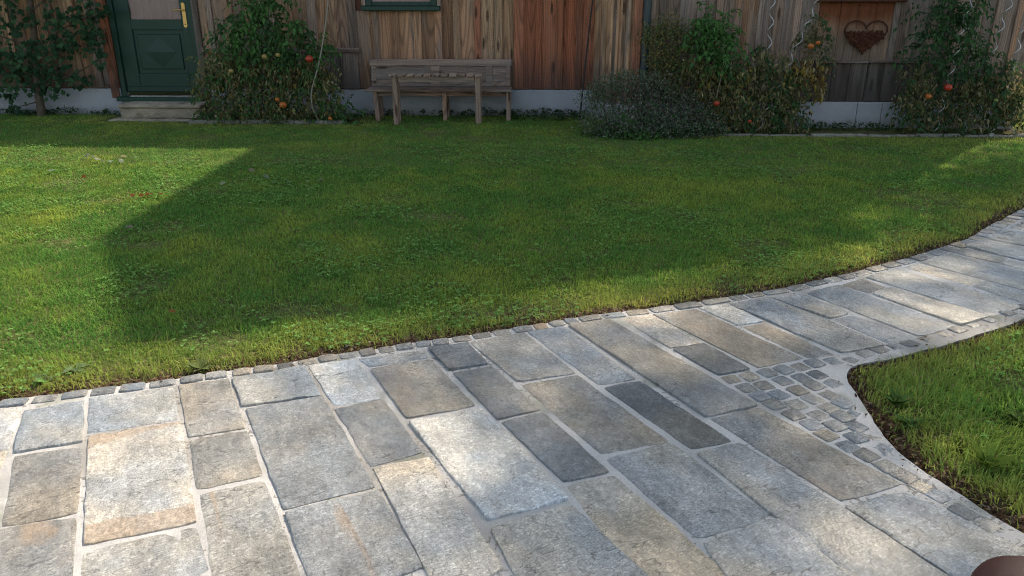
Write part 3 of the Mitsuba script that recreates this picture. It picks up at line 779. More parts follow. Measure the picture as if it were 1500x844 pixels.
add(f'{W2}__pane', box(3.40, 4.18, Y2 + .0, Y2 + .004, 1.615, 2.43), 'pane_glass')
for a, b in ((1.20, 3.935), (3.943, 4.235), (4.242, 5.85)):
    add(f'{BARN}__plinth', box(a, b, Y2 - .014, Y2 + .2, -.3, .415, .003), 'plinth_render')
add(f'{BARN}__wall', join([box(1.24, 5.84, Y2 + .03, Y2 + .16, .4, 2.9), box(5.70, 5.85, Y2 + .17, 14.8, -.2, 6.28)]), 'roof_tile')
x = 9.72
while x < 14:
    m = box(5.852, 5.876, x, x + .24, .42, 2.9, .004); add(f'{BARN}__plank', m, 'plank_wood', uv=const_uv(m, tone_right(0), wr.uniform(0, 60))); x += .25
# downpipe in the corner
m = join([tube([[1.315, Y2 - .085, .12], [1.315, Y2 - .085, 6.2]], .046, 16), tube([[1.315, Y2 - .085, .80], [1.315, Y2 - .085, .84]], .051, 16), tube([[1.315, Y2 - .085, 1.33], [1.315, Y2 - .085, 1.36]], .052, 16)])
add(f'{BARN}__downpipe', m, 'pipe_metal', 40, label='dark round downpipe at the corner')

# ---- what stands above the picture: eaves, upper floor and roofs, which shade the lawn
g = Polygon([(1.0, 2.9), (5.85, 2.9), (5.85, 6.15), (3.42, 8.55), (1.0, 6.15)])
def xz_prism(poly, y0, y1):
    m = trimesh.creation.extrude_polygon(poly, y1 - y0, engine='earcut')
    v = m.vertices.copy(); m.vertices = np.stack([v[:, 0], y1 - v[:, 2], v[:, 1]], 1); m.fix_normals(); return m
m = xz_prism(g, Y2 - .03, 14.8)
add(f'{BARN}__upper_floor', m, 'plank_wood', uv=const_uv(m, 2.3, 5.0))
roof = Polygon([(.73, 6.16), (3.42, 8.83), (6.10, 6.16), (6.10, 6.34), (3.42, 9.02), (.73, 6.34)])
add(f'{BARN}__roof', xz_prism(roof, 9.38, 15.0), 'roof_tile')
def yz_prism(poly, x0, x1):
    m = trimesh.creation.extrude_polygon(poly, x1 - x0, engine='earcut')
    v = m.vertices.copy(); m.vertices = np.stack([x0 + v[:, 2], v[:, 0], v[:, 1]], 1); m.fix_normals(); return m
add(f'{BARN}__roof', yz_prism(Polygon([(10.04, 2.60), (10.04, 2.74), (15.0, 4.74), (19.9, 2.74), (19.9, 2.60), (15.0, 4.60)]), -9.8, 1.0), 'roof_tile')

# ------------------------------------------------------------------ step, beds, edging
STEP = thing('doorstep', 'worn grey stone doorstep of two courses below the green door', 'doorstep')
def stone_block(x0, x1, y0, y1, z0, z1, seed, amp=.012):
    m = box(x0, x1, y0, y1, z0, z1, .012)
    m = m.subdivide_to_size(.07)
    r = np.random.default_rng(seed)
    v = m.vertices.copy()
    nn = meshkit.fbm(v * 9 + seed, 3) - .5
    n2_ = meshkit.fbm(v * 9 + seed + 40, 3) - .5
    v[:, 1] += nn * amp * 2; v[:, 2] += n2_ * amp
    m.vertices = v
    return m
add(f'{STEP}__upper_slab', stone_block(-5.43, -4.34, 10.10, 10.58, .255, .296, 3), 'step_stone', 30)
add(f'{STEP}__upper_block', stone_block(-5.42, -4.36, 10.13, 10.58, .12, .253, 4), 'step_stone', 30)
add(f'{STEP}__lower_slab', stone_block(-5.53, -4.42, 9.99, 10.56, -.06, .118, 5, .02), 'step_stone', 30)

def bed(x0, x1, y0, y1, z):
    xs_, ys_ = np.arange(x0, x1 + .01, .05), np.linspace(y0, y1, 12)
    X, Y = np.meshgrid(xs_, ys_)
    Z = z + .03 * (meshkit.fbm(np.stack([X * 8, Y * 8, X * 0], -1), 3) - .5)
    a, b = X.shape
    i, j = np.meshgrid(np.arange(a - 1), np.arange(b - 1), indexing='ij'); q = (i * b + j).ravel()
    return trimesh.Trimesh(np.dstack([X, Y, Z]).reshape(-1, 3), np.vstack([np.stack([q, q + 1, q + b + 1], 1), np.stack([q, q + b + 1, q + b], 1)]), process=False)
m = bed(-4.42, -2.35, 9.88, 10.58, .13)
add('flower_bed', m, 'soil', True, uv=const_uv(m, 0, 0), label='dark soil of the bed beside the door', kind='structure')
m = bed(1.30, 5.86, 9.14, 9.69, .10)
add('flower_bed', m, 'soil', True, uv=const_uv(m, 0, 0), label='dark soil of the bed along the right wall', kind='structure')
ED = thing('bed_edging', 'low pale stone edging of the tomato bed beside the doorstep', 'edging')
for k, (a, b) in enumerate(((-4.40, -3.74), (-3.73, -3.05), (-3.04, -2.40))):
    add(f'{ED}__edging_stone', stone_block(a, b, 9.82, 9.88, .0, .145 + .006 * (k % 2), 20 + k, .008), 'old_stone', 30)
ED = thing('bed_edging', 'long low pale stone edging of the bed in front of the right wall', 'edging')
xx = 1.62
k = 0
while xx < 5.9:
    L = (.52, .61, .47, .66, .55)[k % 5]
    yy = 9.11 + .01 * (k % 3)
    add(f'{ED}__edging_stone', stone_block(xx, xx + L - .012, yy - .03, yy + .035, .0, .108 + .010 * (k % 2) + .008 * (xx - 2) / 2, 30 + k, .014), 'old_stone', 30)
    xx += L; k += 1

# ------------------------------------------------------------------ bench, table, rod, heart, stool
fr = np.random.default_rng(5)
def wood(name, m, tone, bsdf='rail_wood', label=None):
    return add(name, m, bsdf, uv=const_uv(m, tone, fr.uniform(0, 60)), label=label)
def tilt(m, ang, y, z):
    m.apply_transform(trimesh.transformations.rotation_matrix(ang, [1, 0, 0], [0, y, z])); return m
BE = thing('bench', 'old grey wooden bench with a panelled back against the barn wall', 'bench')
wood(f'{BE}__seat', box(-2.17, -.29, 10.06, 10.46, .475, .502, .006), 2.25)
wood(f'{BE}__seat_rail', box(-2.06, -.33, 10.14, 10.165, .415, .474, .005), 2.7)
yb = 10.47
for nm, a, b, z0, z1, d in (('top_rail', -2.17, -.30, .765, .850, .022), ('panel', -2.13, -1.36, .520, .768, 0), ('panel', -1.26, -.63, .520, .768, 0), ('panel', -.56, -.35, .545, .768, 0),
                            ('stile', -1.37, -1.25, .503, .767, .012), ('stile', -.64, -.55, .503, .767, .012), ('stile', -2.155, -2.095, .503, .767, .012), ('stile', -.375, -.315, .503, .767, .012), ('bottom_rail', -2.095, -.375, .503, .575, .008)):
    m = tilt(box(a, b, yb - d, yb + .02, z0, z1, .005), -.13, yb, .50)
    wood(f'{BE}__{nm}', m, 2.0 + fr.uniform(0, .4), 'rail_wood')
for lx, tp in ((-2.03, -2.05), (-1.15, -1.16), (-.33, -.33)):
    for y in (10.14, 10.42):
        m = box(lx - .027, lx + .027, y - .025, y + .025, .02, .474, .005)
        v = m.vertices.copy(); v[:, 0] += (v[:, 2] - .1) * (tp - lx) * 2; m.vertices = v
        wood(f'{BE}__leg', m, 2.5 + fr.uniform(0, .3), 'leg_wood')
TA = thing('table', 'small slatted grey wooden table standing before the bench', 'table')
n = 11
for k in range(n):
    a = -1.80 + k * (1.175 / n)
    m = box(a, a + 1.175 / n - .020, 9.80 + fr.uniform(-.012, .012), 10.03, .688, .712 + fr.uniform(-.002, .003), .005)
    v = m.vertices.copy(); v[:, 2] += (v[:, 0] - a - .05) * fr.uniform(-.07, .07); m.vertices = v
    wood(f'{TA}__slat', m, 2.0 + fr.uniform(0, .5), 'leg_wood')
wood(f'{TA}__apron', box(-1.70, -.74, 9.86, 9.885, .615, .686, .005), 2.3)
wood(f'{TA}__apron', box(-1.70, -.74, 9.975, 10.0, .615, .686, .005), 2.3)
for lx in (-1.74, -.70):
    for y in (9.87, 9.99):
        m = box(lx - .033, lx + .033, y - .03, y + .03, .03, .687, .006)
        wood(f'{TA}__leg', m, 2.2 + fr.uniform(0, .4), 'leg_wood')
add('rod', tube([[.60, 10.28, .08], [.655, 10.40, .75], [.74, 10.56, 1.60]], [.013, .011, .010], 8), 'dark_iron', True, label='thin dark rod leaning in the corner between the red boards and the shrub', cat='rod')

HE = thing('heart_ornament', 'rusty metal heart hanging on the grey boards below the dark red sill', 'ornament')
t = np.linspace(0, 2 * np.pi, 73)[:-1]
hx = 16 * np.sin(t) ** 3; hz = 13 * np.cos(t) - 5 * np.cos(2 * t) - 2 * np.cos(3 * t) - np.cos(4 * t)
hx = 3.885 + hx / 16 * .245; hz = 1.165 + (hz + 2.5) / 14.5 * .185
hr = np.random.default_rng(4)
pts = np.c_[hx, np.full_like(hx, Y2 - .05), hz]
m = tube(np.vstack([pts, pts[:1], pts[1:2]]) + hr.normal(0, .0022, (len(pts) + 2, 3)), .011, 8, False)
add(f'{HE}__rim', m, 'rust', True)
hp = Polygon(np.c_[hx, hz]).buffer(-.006)
hr = np.random.default_rng(4)
zig = [(3.60, .9)] + [(3.60 + .57 * k / 22, 1.215 + .035 * hr.uniform(-1, 1) - .10 * (abs(k - 11) > 8)) for k in range(23)] + [(4.17, .9)]
fill = hp.intersection(Polygon(zig))
fill = max(getattr(fill, 'geoms', [fill]), key=lambda q: q.area)
add(f'{HE}__filling', xz_prism(fill, Y2 - .062, Y2 - .035), 'rust')
V, F, C = leaf_quads(np.array([[hr.uniform(3.66, 4.11), Y2 - .063, z] for z in hr.uniform(1.0, 1.22, 260)]), unit(260, hr) * [1, .5, 1] - [0, .3, 0], np.tile([0, -1., .2], (260, 1)), .045, .02, hr.uniform(.5, 1.3, (260, 1)) * np.array([.10, .04, .025]), .3)
ok = shapely.contains(hp.buffer(.012), shapely.points(V[::5, 0], V[::5, 2]))
F = F[np.repeat(ok, 4)]
add(f'{HE}__dry_leaves', (V, F), 'litter', color=C, kind='stuff')

ST = thing('stool', 'round reddish brown stool seat at the lower right corner of the patio', 'stool')
c0 = np.array([1.075, 1.285])
prof = [(0, .462), (.06, .461), (.10, .458), (.128, .450), (.142, .440), (.148, .425), (.143, .410), (.130, .404), (0, .404)]
m = trimesh.creation.revolve(np.array(prof)[::-1], sections=64); m.apply_translation([*c0, 0])
add(f'{ST}__seat', m, 'seat_paint', 40)
for k in range(4):
    a = math.pi / 4 + k * math.pi / 2
    d = np.array([math.cos(a), math.sin(a)])
    add(f'{ST}__leg', tube([[*(c0 + d * .09), .41], [*(c0 + d * .135), .012]], .011, 10), 'seat_paint', 40)
a = np.linspace(0, 2 * np.pi, 41)
add(f'{ST}__ring', tube(np.c_[c0[0] + .125 * np.cos(a), c0[1] + .125 * np.sin(a), np.full_like(a, .14)], .007, 8, False), 'seat_paint', True)

# ------------------------------------------------------------------ plants
pr = np.random.default_rng(77)
DARK, MIDG, BRIGHT = np.array([.062, .130, .056]), np.array([.095, .20, .068]), np.array([.105, .235, .066])
DRY, OLIVE, YELLOW, GREYG = np.array([.40, .34, .19]), np.array([.215, .225, .095]), np.array([.46, .35, .10]), np.array([.200, .225, .165])

def compound(P, D, L, size, col, droop, pairs=3):
    """tomato-like leaves: a drooping stalk with leaflets in pairs and one at the tip"""
    n = len(P); D = D / np.linalg.norm(D, axis=1, keepdims=True)
    out = []
    side = np.cross(D, [0, 0, 1.0]); side /= np.linalg.norm(side, axis=1, keepdims=True) + 1e-6
    for k in range(pairs + 1):
        f = (k + .6) / (pairs + .6)
        Q = P + D * (L * f)[:, None] - np.array([0, 0, 1.0]) * (droop * L * f * f)[:, None]
        t = D - np.array([0, 0, 2.0]) * (droop * f)[:, None]
        for s in ((-1, 1) if k < pairs else (0,)):
            d = t * (.55 if s else 1) + side * s + pr.normal(0, .22, (n, 3)) - np.array([0, 0, .5]) * droop[:, None]
            nn = np.array([0, 0, 1.0]) + pr.normal(0, .45, (n, 3))
            sz = size * 1.2 * pr.uniform(.7, 1.25, n) * (1.15 if not s else 1)
            out.append(leaf_quads(Q, d, nn, sz, sz * pr.uniform(.35, .55, n), col * pr.uniform(.75, 1.25, (n, 1)), pr.uniform(.05, .45, n), .18))
    return out

def blob_points(blobs, per):
    P, O = [], []
    for (x, y, z, rx, ry, rz) in blobs:
        k = max(3, int(2.2 * per * rx * rz / .04))
        u = unit(k, pr) * (pr.uniform(.05, 1, (k, 1)) ** .5) * pr.choice([1.0, 1.1, 1.35], (k, 1), p=[.62, .24, .14])
        P.append(np.array([x, y, z]) + u * [rx, ry, rz]); O.append(u)
    return np.vstack(P), np.vstack(O)

def tomato_leaves(blobs, per, cols, size=.055, droop=(.3, .9), L=(.08, .2)):
    P, O = blob_points(blobs, per)
    n = len(P)
    D = O * [1, 1, .5] + pr.normal(0, .5, (n, 3)) + [0, -.35, .1]
    cols = np.array(cols)
    col = cols[pr.integers(0, len(cols), n)]
    return compound(P, D, pr.uniform(*L, n), pr.uniform(.7, 1.2, n) * size, col, pr.uniform(*droop, n))

def hanging(blobs, per, cols, size=.06):
    """withered leaves hanging straight down, curled"""
    P, O = blob_points(blobs, per)
    n = len(P); cols = np.array(cols)
    D = np.array([0, -.15, -1.0]) + pr.normal(0, .38, (n, 3))
    s = size * 1.2 * pr.uniform(.6, 1.5, n)
    out = []
    for k in range(3):
        Q = P + pr.normal(0, .025, (n, 3))
        out.append(leaf_quads(Q, D + pr.normal(0, .25, (n, 3)), unit(n, pr) + [0, -.6, 0], s * pr.uniform(.6, 1.2, n), s * pr.uniform(.22, .45, n), cols[pr.integers(0, len(cols), n)] * pr.uniform(.6, 1.3, (n, 1)), pr.uniform(-.2, .6, n), .3))
    return out

def tomato(owner, x, y, z, r, colour, label=None):
    prof = [(0.001, -.80), (.45, -.74), (.82, -.45), (1.0, -.02), (.92, .42), (.6, .74), (.22, .80), (.001, .70)]
    m = trimesh.creation.revolve(np.array(prof) * r, sections=20)
    v = m.vertices.copy(); a = np.arctan2(v[:, 1], v[:, 0]); rad = np.linalg.norm(v[:, :2], axis=1)
    v[:, :2] *= (1 + .05 * np.cos(a * 5) * (rad / r))[:, None]; m.vertices = v
    tl = trimesh.transformations.rotation_matrix(pr.uniform(-.4, .4), [1, .3, 0]); m.apply_transform(tl); m.apply_translation([x, y, z])
    k = add(f'{owner}__tomato', m, 'tomato_' + colour, True, label=label)
    ang = np.arange(5) * 1.2566
    V, F, _ = leaf_quads(np.tile([x, y, z + r * .72], (5, 1)), np.c_[np.cos(ang), np.sin(ang), np.full(5, .1)], np.tile([0, 0, 1.0], (5, 1)), r * .8, r * .25, [0, 0, 0], .3)
    cm = trimesh.util.concatenate([trimesh.Trimesh(V, F, process=False), tube([[x, y, z + r * .7], [x + .01, y + .02, z + r * 1.5], [x + .01, y + .06, z + r * 2.2]], .004, 5)])
    add(f'{k}__calyx', cm, {'type': 'twosided', 'bsdf': {'type': 'ref', 'id': 'calyx'}})

def stems(owner, paths, r0=.010, bs='dry_stem'):
    for p in paths:
        p = smooth_path(p, 14)
        add(f'{owner}__stem', tube(p, np.linspace(r0, r0 * .5, len(p)), 6), bs, True)

# ---- espalier on the left wall
ES = thing('espalier_tree', 'dark leafy espalier trained on the boards left of the green door', 'climbing plant')
ye = 10.43
def add_trunk(owner, p, r0, r1):
    p = smooth_path(p, 26)
    p = p + .008 * (np.stack([n2(p[:, 2], p[:, 0], 9, s) for s in (1, 2, 3)], 1) - .5)
    return add(f'{owner}__trunk', tube(p, np.linspace(r0, r1, len(p)), 9), 'bark', True)
add_trunk(ES, [[-6.66, ye - .06, .03], [-6.64, ye - .03, .22], [-6.65, ye, .45], [-6.62, ye + .02, .76], [-6.57, ye + .03, 1.1], [-6.56, ye + .03, 2.2]], .055, .028)
for p, r in (([[-6.65, ye, .42], [-6.4, ye + .02, .56], [-6.12, ye, .65], [-5.9, ye - .02, .75], [-5.76, ye - .03, .82]], .016), ([[-6.64, ye, .6], [-6.9, ye, .64], [-7.4, ye, .7], [-8.0, ye, .75]], .018),
             ([[-6.6, ye, .95], [-6.2, ye + .02, 1.2], [-5.9, ye, 1.33], [-5.6, ye, 1.46]], .014), ([[-6.6, ye, 1.0], [-6.9, ye, 1.1], [-7.5, ye, 1.3]], .015), ([[-6.58, ye, .8], [-6.15, ye, 1.0], [-5.7, ye, .96]], .010),
             ([[-6.65, ye, .3], [-6.9, ye - .05, .24], [-7.1, ye - .1, .2]], .010), ([[-6.56, ye, 1.4], [-6.1, ye, 1.7], [-5.6, ye, 1.9]], .012)):
    q = smooth_path(p, 16); add(f'{ES}__branch', tube(q, np.linspace(r, r * .4, 16), 6), 'bark', True)
def lobed_leaves(P, N, size, col, rad=(.25, .62, .50, .95, .62, 1.1, .62, .95, .50, .62)):
    """broad lobed leaves: a fan of ten triangles each"""
    n = len(P); N = N / np.linalg.norm(N, axis=1, keepdims=True)
    up = np.array([0, 0, 1.0]) + pr.normal(0, .45, (n, 3))
    Sx = np.cross(up, N); Sx /= np.linalg.norm(Sx, axis=1, keepdims=True); Sy = np.cross(N, Sx)
    ang = np.linspace(0, 2 * np.pi, 11)[:-1] + np.pi / 2
    V = [P]
    for k in range(10):
        r = rad[k] * size * pr.uniform(.88, 1.12, n)
        V.append(P + Sx * (np.cos(ang[k]) * r)[:, None] + Sy * (np.sin(ang[k]) * r)[:, None] - N * (r * pr.uniform(.05, .35, n))[:, None])
    V = np.stack(V, 1).reshape(-1, 3)
    F = np.array([[0, 1 + k, 1 + (k + 1) % 10] for k in range(10)])
    F = (F[None] + (np.arange(n) * 11)[:, None, None]).reshape(-1, 3)
    return V, F, np.repeat(col, 11, 0)
EB = [(-6.72, 1.33, .33, .22), (-6.25, 1.36, .25, .16), (-5.95, 1.36, .30, .18), (-5.70, 1.48, .26, .18), (-5.90, 1.22, .22, .10), (-5.70, 1.16, .16, .14), (-6.17, .99, .34, .13), (-6.65, .95, .40, .26), (-5.72, .93, .17, .20),
      (-6.80, .66, .40, .20), (-6.33, .68, .30, .16), (-6.02, .56, .26, .10), (-6.50, .44, .32, .12), (-6.98, .40, .25, .14), (-6.95, .18, .16, .10), (-7.0, .80, .3, .25), (-7.5, 1.0, .5, .45), (-7.6, .6, .4, .25), (-6.3, 1.8, .7, .25), (-7.2, 1.7, .6, .3), (-6.1, 1.1, .35, .16)]
P, O = blob_points([(x, ye - .06, z, rx * 1.02, .13, rz) for x, z, rx, rz in EB], 15)
n = len(P)
col = np.array([[.044, .096, .050], [.064, .132, .064], [.032, .070, .036], [.088, .170, .078]])[pr.choice(4, n, p=[.4, .25, .25, .1])] * pr.uniform(.8, 1.2, (n, 1))
V, F, C = lobed_leaves(P, np.array([.05, -1.0, .45]) + pr.normal(0, .45, (n, 3)), pr.uniform(.034, .060, n), col)
add(f'{ES}__foliage', (V, F), 'leaf', color=C, kind='stuff')

# ---- tomatoes beside the door
TL = thing('tomato_plant', 'tall tangled tomato plant with red and orange fruit between the doorstep and the bench', 'tomato plant')
top = [(-3.55, 9.98, 1.42, .22, .2, .24), (-3.25, 10.0, 1.52, .28, .2, .20), (-3.62, 10.0, 1.20, .28, .22, .18), (-3.25, 9.95, 1.22, .34, .25, .2), (-2.95, 10.0, 1.20, .22, .2, .15), (-2.72, 10.0, 1.06, .2, .18, .16), (-3.3, 9.93, .98, .5, .25, .16), (-3.85, 9.98, 1.02, .2, .2, .14), (-3.3, 10.0, 1.75, .25, .2, .2)]
low = [(-3.95, 9.93, .80, .30, .2, .20), (-4.10, 9.95, .55, .22, .2, .2), (-3.55, 9.92, .70, .35, .2, .25), (-3.1, 9.92, .70, .35, .2, .25), (-2.72, 9.95, .70, .25, .2, .25), (-3.75, 9.92, .35, .35, .16, .2), (-3.2, 9.92, .35, .4, .16, .2), (-2.68, 9.93, .40, .25, .16, .22), (-3.9, 9.92, .2, .3, .12, .1), (-3.2, 9.9, .2, .5, .12, .1)]
parts = tomato_leaves(top, 17, [MIDG, DARK, BRIGHT, MIDG * .9], .062)
parts += tomato_leaves(low, 15, [DARK, MIDG * .9, OLIVE], .05, (.6, 1.2))
parts += hanging(low, 30, [DRY, OLIVE, DRY * .75, OLIVE * .8, YELLOW * .8, DRY], .055)
parts += tomato_leaves([(-4.2, 9.95, .20, .22, .10, .06), (-2.42, 9.92, .28, .14, .12, .16), (-2.35, 9.85, .16, .18, .1, .07)], 30, [MIDG, MIDG * .8], .05)
m, c = stack(parts)
add(f'{TL}__foliage', m, 'leaf', color=c, kind='stuff')
stems(TL, [[[-3.9, 10.05, .1], [-3.85, 10.0, .6], [-3.6, 10.0, 1.1], [-3.5, 10.0, 1.5]], [[-3.4, 10.05, .1], [-3.35, 10.0, .6], [-3.3, 10.0, 1.2], [-3.25, 10.0, 1.7]], [[-3.0, 10.05, .1], [-2.95, 10.0, .6], [-2.9, 10.0, 1.25]], [[-2.7, 10.05, .1], [-2.72, 10.0, .6], [-2.66, 10.0, 1.15]]])
for x, z, r, c, l in ((-2.74, .905, .047, 'red', 'ripe red tomato'), (-3.28, .93, .040, 'yellow', 'pale yellow tomato'), (-3.12, .95, .030, 'yellow', None), (-3.12, .355, .046, 'orange', 'orange tomato low on the plant'), (-3.185, .42, .030, 'orange', None), (-3.72, .76, .030, 'yellow', None), (-2.545, .19, .028, 'orange', 'small orange fruit near the edging')):
    tomato(TL, x, 9.70, z, r, c, l)
q = smooth_path([[-2.47, 9.83, 1.75], [-2.50, 9.80, 1.45], [-2.57, 9.76, 1.11], [-2.62, 9.73, .90], [-2.69, 9.70, .68], [-2.745, 9.70, .53], [-2.765, 9.72, .40], [-2.72, 9.80, .16]], 30)
add('plant_stake', tube(q, .0085, 8), 'cane', True, label='pale bent cane standing in the tomato plant left of the bench', cat='stake')

# ---- shrub, yellowing bush and tomatoes along the right wall
SH = thing('shrub', 'low grey-green small-leaved shrub at the foot of the downpipe', 'shrub')
SB = [(.72, 9.30, .50, .20, .2, .14), (.86, 9.25, .60, .22, .2, .16), (1.1, 9.2, .68, .25, .22, .16), (1.40, 9.2, .62, .25, .22, .18), (1.70, 9.15, .45, .25, .2, .16), (1.95, 9.1, .28, .22, .16, .14), (2.12, 9.08, .16, .16, .12, .08), (.75, 9.1, .25, .25, .2, .18), (1.15, 9.05, .30, .35, .25, .24), (1.5, 9.02, .26, .3, .22, .2), (.9, 9.0, .12, .3, .15, .10), (1.3, 8.95, .12, .35, .16, .10), (1.75, 8.98, .14, .3, .15, .12)]
P, O = blob_points(SB, 330); n = len(P)
col = np.array([GREYG, GREYG * .7, DARK, MIDG * .8, [.34, .32, .27]])[pr.choice(5, n, p=[.38, .22, .2, .13, .07])] * pr.uniform(.7, 1.25, (n, 1))
parts = [leaf_quads(P, O + pr.normal(0, .6, (n, 3)) + [0, -.2, .3], unit(n, pr) + [0, 0, 1], pr.uniform(.024, .046, n), pr.uniform(.013, .024, n), col * 1.15, .15)]
P, O = blob_points([(1.05, 8.92, .30, .12, .08, .06), (1.2, 8.88, .12, .3, .1, .07), (.95, 8.9, .10, .2, .1, .06)], 120); n = len(P)
parts.append(leaf_quads(P, unit(n, pr) + [0, -.4, .3], unit(n, pr) + [0, -.5, 1], pr.uniform(.03, .05, n), pr.uniform(.025, .04, n), BRIGHT * pr.uniform(.6, 1.1, (n, 1)), .15))
m, c = stack(parts)
add(f'{SH}__foliage', m, 'leaf', color=c, kind='stuff')
tw = []
for k in range(80):
    x = pr.uniform(.75, 1.9); a = pr.normal(0, .35); L = pr.uniform(.45, .88) * (1 - .35 * abs(x - 1.2))
    tw.append(tube([[x, 9.15, .08], [x + a * .2, 9.12 + pr.normal(0, .06), .08 + L * .5], [x + a * .45, 9.08 + pr.normal(0, .1), .08 + L]], [.006, .004, .002], 5))
add(f'{SH}__twigs', join(tw), 'bark', kind='stuff')

YB = thing('bush', 'tall yellowing bush of small leaves right of the downpipe', 'bush')
YBL = [(1.36, 9.38, 1.20, .18, .14, .14), (1.52, 9.36, 1.30, .16, .14, .14), (1.70, 9.38, 1.18, .16, .14, .14), (1.44, 9.34, .98, .18, .14, .16), (1.64, 9.34, .92, .18, .14, .16), (1.48, 9.33, .74, .16, .12, .14), (1.72, 9.33, .78, .14, .12, .14), (1.62, 9.30, .58, .16, .12, .14), (1.84, 9.32, .52, .12, .1, .12)]
P, O = blob_points(YBL, 330); n = len(P)
col = np.array([OLIVE, OLIVE * .7, YELLOW * .8, MIDG * .8, [.13, .085, .04]])[pr.choice(5, n, p=[.38, .25, .12, .17, .08])] * pr.uniform(.7, 1.25, (n, 1))
m, c = stack([leaf_quads(P, O + pr.normal(0, .6, (n, 3)) + [0, -.2, -.1], unit(n, pr) + [0, -.3, 1], pr.uniform(.022, .042, n), pr.uniform(.014, .026, n), col, .2)])
add(f'{YB}__foliage', m, 'leaf', color=c, kind='stuff')
stems(YB, [[[1.6, 9.4, .12], [1.55, 9.38, .6], [1.45, 9.38, 1.0], [1.4, 9.38, 1.3]], [[1.68, 9.4, .12], [1.66, 9.38, .6], [1.6, 9.36, 1.0], [1.7, 9.38, 1.25]]], .008, 'bark')

T1 = thing('tomato_plant', 'tomato plant with fresh green crown and a red fruit hanging low beside the yellowing bush', 'tomato plant')
top = [(1.95, 9.38, 1.30, .2, .18, .16), (2.10, 9.38, 1.30, .2, .18, .16), (1.95, 9.36, 1.10, .22, .18, .18), (2.2, 9.36, 1.10, .22, .18, .16), (2.1, 9.34, .92, .26, .18, .12)]
low = [(1.85, 9.30, .84, .2, .14, .12), (2.15, 9.28, .76, .25, .16, .14), (2.0, 9.28, .60, .22, .14, .16), (2.35, 9.28, .50, .28, .16, .2), (2.15, 9.26, .30, .28, .14, .18), (2.45, 9.26, .28, .25, .14, .16), (2.45, 9.28, .80, .2, .16, .10)]
parts = tomato_leaves(top, 22, [BRIGHT, MIDG, BRIGHT * .9, MIDG], .058) + hanging(low, 42, [DRY * 1.1, OLIVE, DRY * .7, OLIVE * .7, YELLOW * .8], .055) + tomato_leaves(low, 12, [DARK, OLIVE * .7], .045, (.6, 1.2))
m, c = stack(parts); add(f'{T1}__foliage', m, 'leaf', color=c, kind='stuff')
stems(T1, [[[2.0, 9.38, .14], [2.02, 9.36, .5], [2.0, 9.36, .9], [2.03, 9.36, 1.25]], [[2.35, 9.36, .14], [2.25, 9.32, .4], [2.2, 9.30, .75], [2.25, 9.34, 1.05]], [[2.12, 9.14, .14], [2.15, 9.16, .30], [2.22, 9.2, .40]], [[2.09, 9.1, .52], [2.12, 9.14, .7], [2.15, 9.2, .95], [2.1, 9.25, 1.1]]], .008)
tomato(T1, 2.09, 9.08, .47, .036, 'red', 'orange-red tomato hanging low'); tomato(T1, 2.49, 9.08, .27, .022, 'red', 'small red tomato')

T2 = thing('tomato_plant', 'withered tomato plant with orange fruit and yellow leaves left of the rusty heart', 'tomato plant')
low = [(2.80, 9.32, .86, .22, .16, .14), (2.75, 9.30, .54, .25, .16, .2), (3.0, 9.30, .46, .22, .14, .2), (2.75, 9.28, .26, .25, .14, .16), (3.0, 9.28, .24, .2, .14, .16), (3.05, 9.32, .72, .18, .14, .12), (2.62, 9.32, .95, .14, .12, .14)]
yel = [(3.10, 9.30, .84, .16, .12, .12), (3.26, 9.30, .80, .12, .10, .14), (3.30, 9.30, .62, .10, .08, .14), (3.0, 9.28, .76, .14, .1, .1)]
hi = [(3.18, 9.36, 1.36, .08, .06, .10), (3.24, 9.36, 1.22, .10, .06, .12), (3.24, 9.36, 1.04, .10, .06, .10), (3.36, 9.34, .97, .05, .04, .10), (3.10, 9.36, 1.2, .08, .06, .12)]
parts = hanging(low, 38, [OLIVE * .8, DRY * .8, OLIVE, DRY, DRY], .052) + tomato_leaves(low, 16, [DARK, DARK * .8, OLIVE * .6, MIDG * .7], .048, (.5, 1.2)) + hanging(yel, 40, [YELLOW, DRY * 1.1, YELLOW * .8, [.19, .12, .05]], .06) + tomato_leaves(hi, 34, [DARK, OLIVE * .6, DRY * .6], .042, (.5, 1.2))
m, c = stack(parts); add(f'{T2}__foliage', m, 'leaf', color=c, kind='stuff')
stems(T2, [[[2.8, 9.38, .14], [2.78, 9.36, .5], [2.8, 9.36, .9]], [[3.05, 9.38, .14], [3.08, 9.36, .6], [3.2, 9.38, 1.0], [3.2, 9.38, 1.45]]], .008)
tomato(T2, 3.09, 9.12, 1.095, .036, 'orange', 'orange tomato high on the plant'); tomato(T2, 3.17, 9.14, 1.13, .028, 'orange')

T3 = thing('tomato_plant', 'dark bushy tomato plant with a red fruit at the far right of the wall', 'tomato plant')
top = [(4.48, 9.36, 1.30, .2, .16, .2), (4.70, 9.36, 1.46, .25, .16, .2), (4.95, 9.36, 1.50, .18, .14, .18), (4.92, 9.34, 1.15, .26, .18, .2), (4.50, 9.34, 1.02, .26, .18, .16), (4.83, 9.32, .90, .3, .18, .16), (5.2, 9.34, .92, .24, .16, .14), (4.75, 9.36, 1.75, .3, .16, .2)]
low = [(4.42, 9.28, .72, .2, .14, .16), (4.40, 9.26, .46, .22, .14, .18), (4.65, 9.26, .35, .28, .14, .2), (5.05, 9.26, .34, .3, .14, .2), (5.0, 9.28, .62, .3, .16, .18), (5.35, 9.28, .72, .2, .14, .18), (5.45, 9.26, .45, .25, .14, .22), (5.58, 9.36, .36, .18, .12, .2), (5.58, 9.38, .62, .16, .10, .16)]
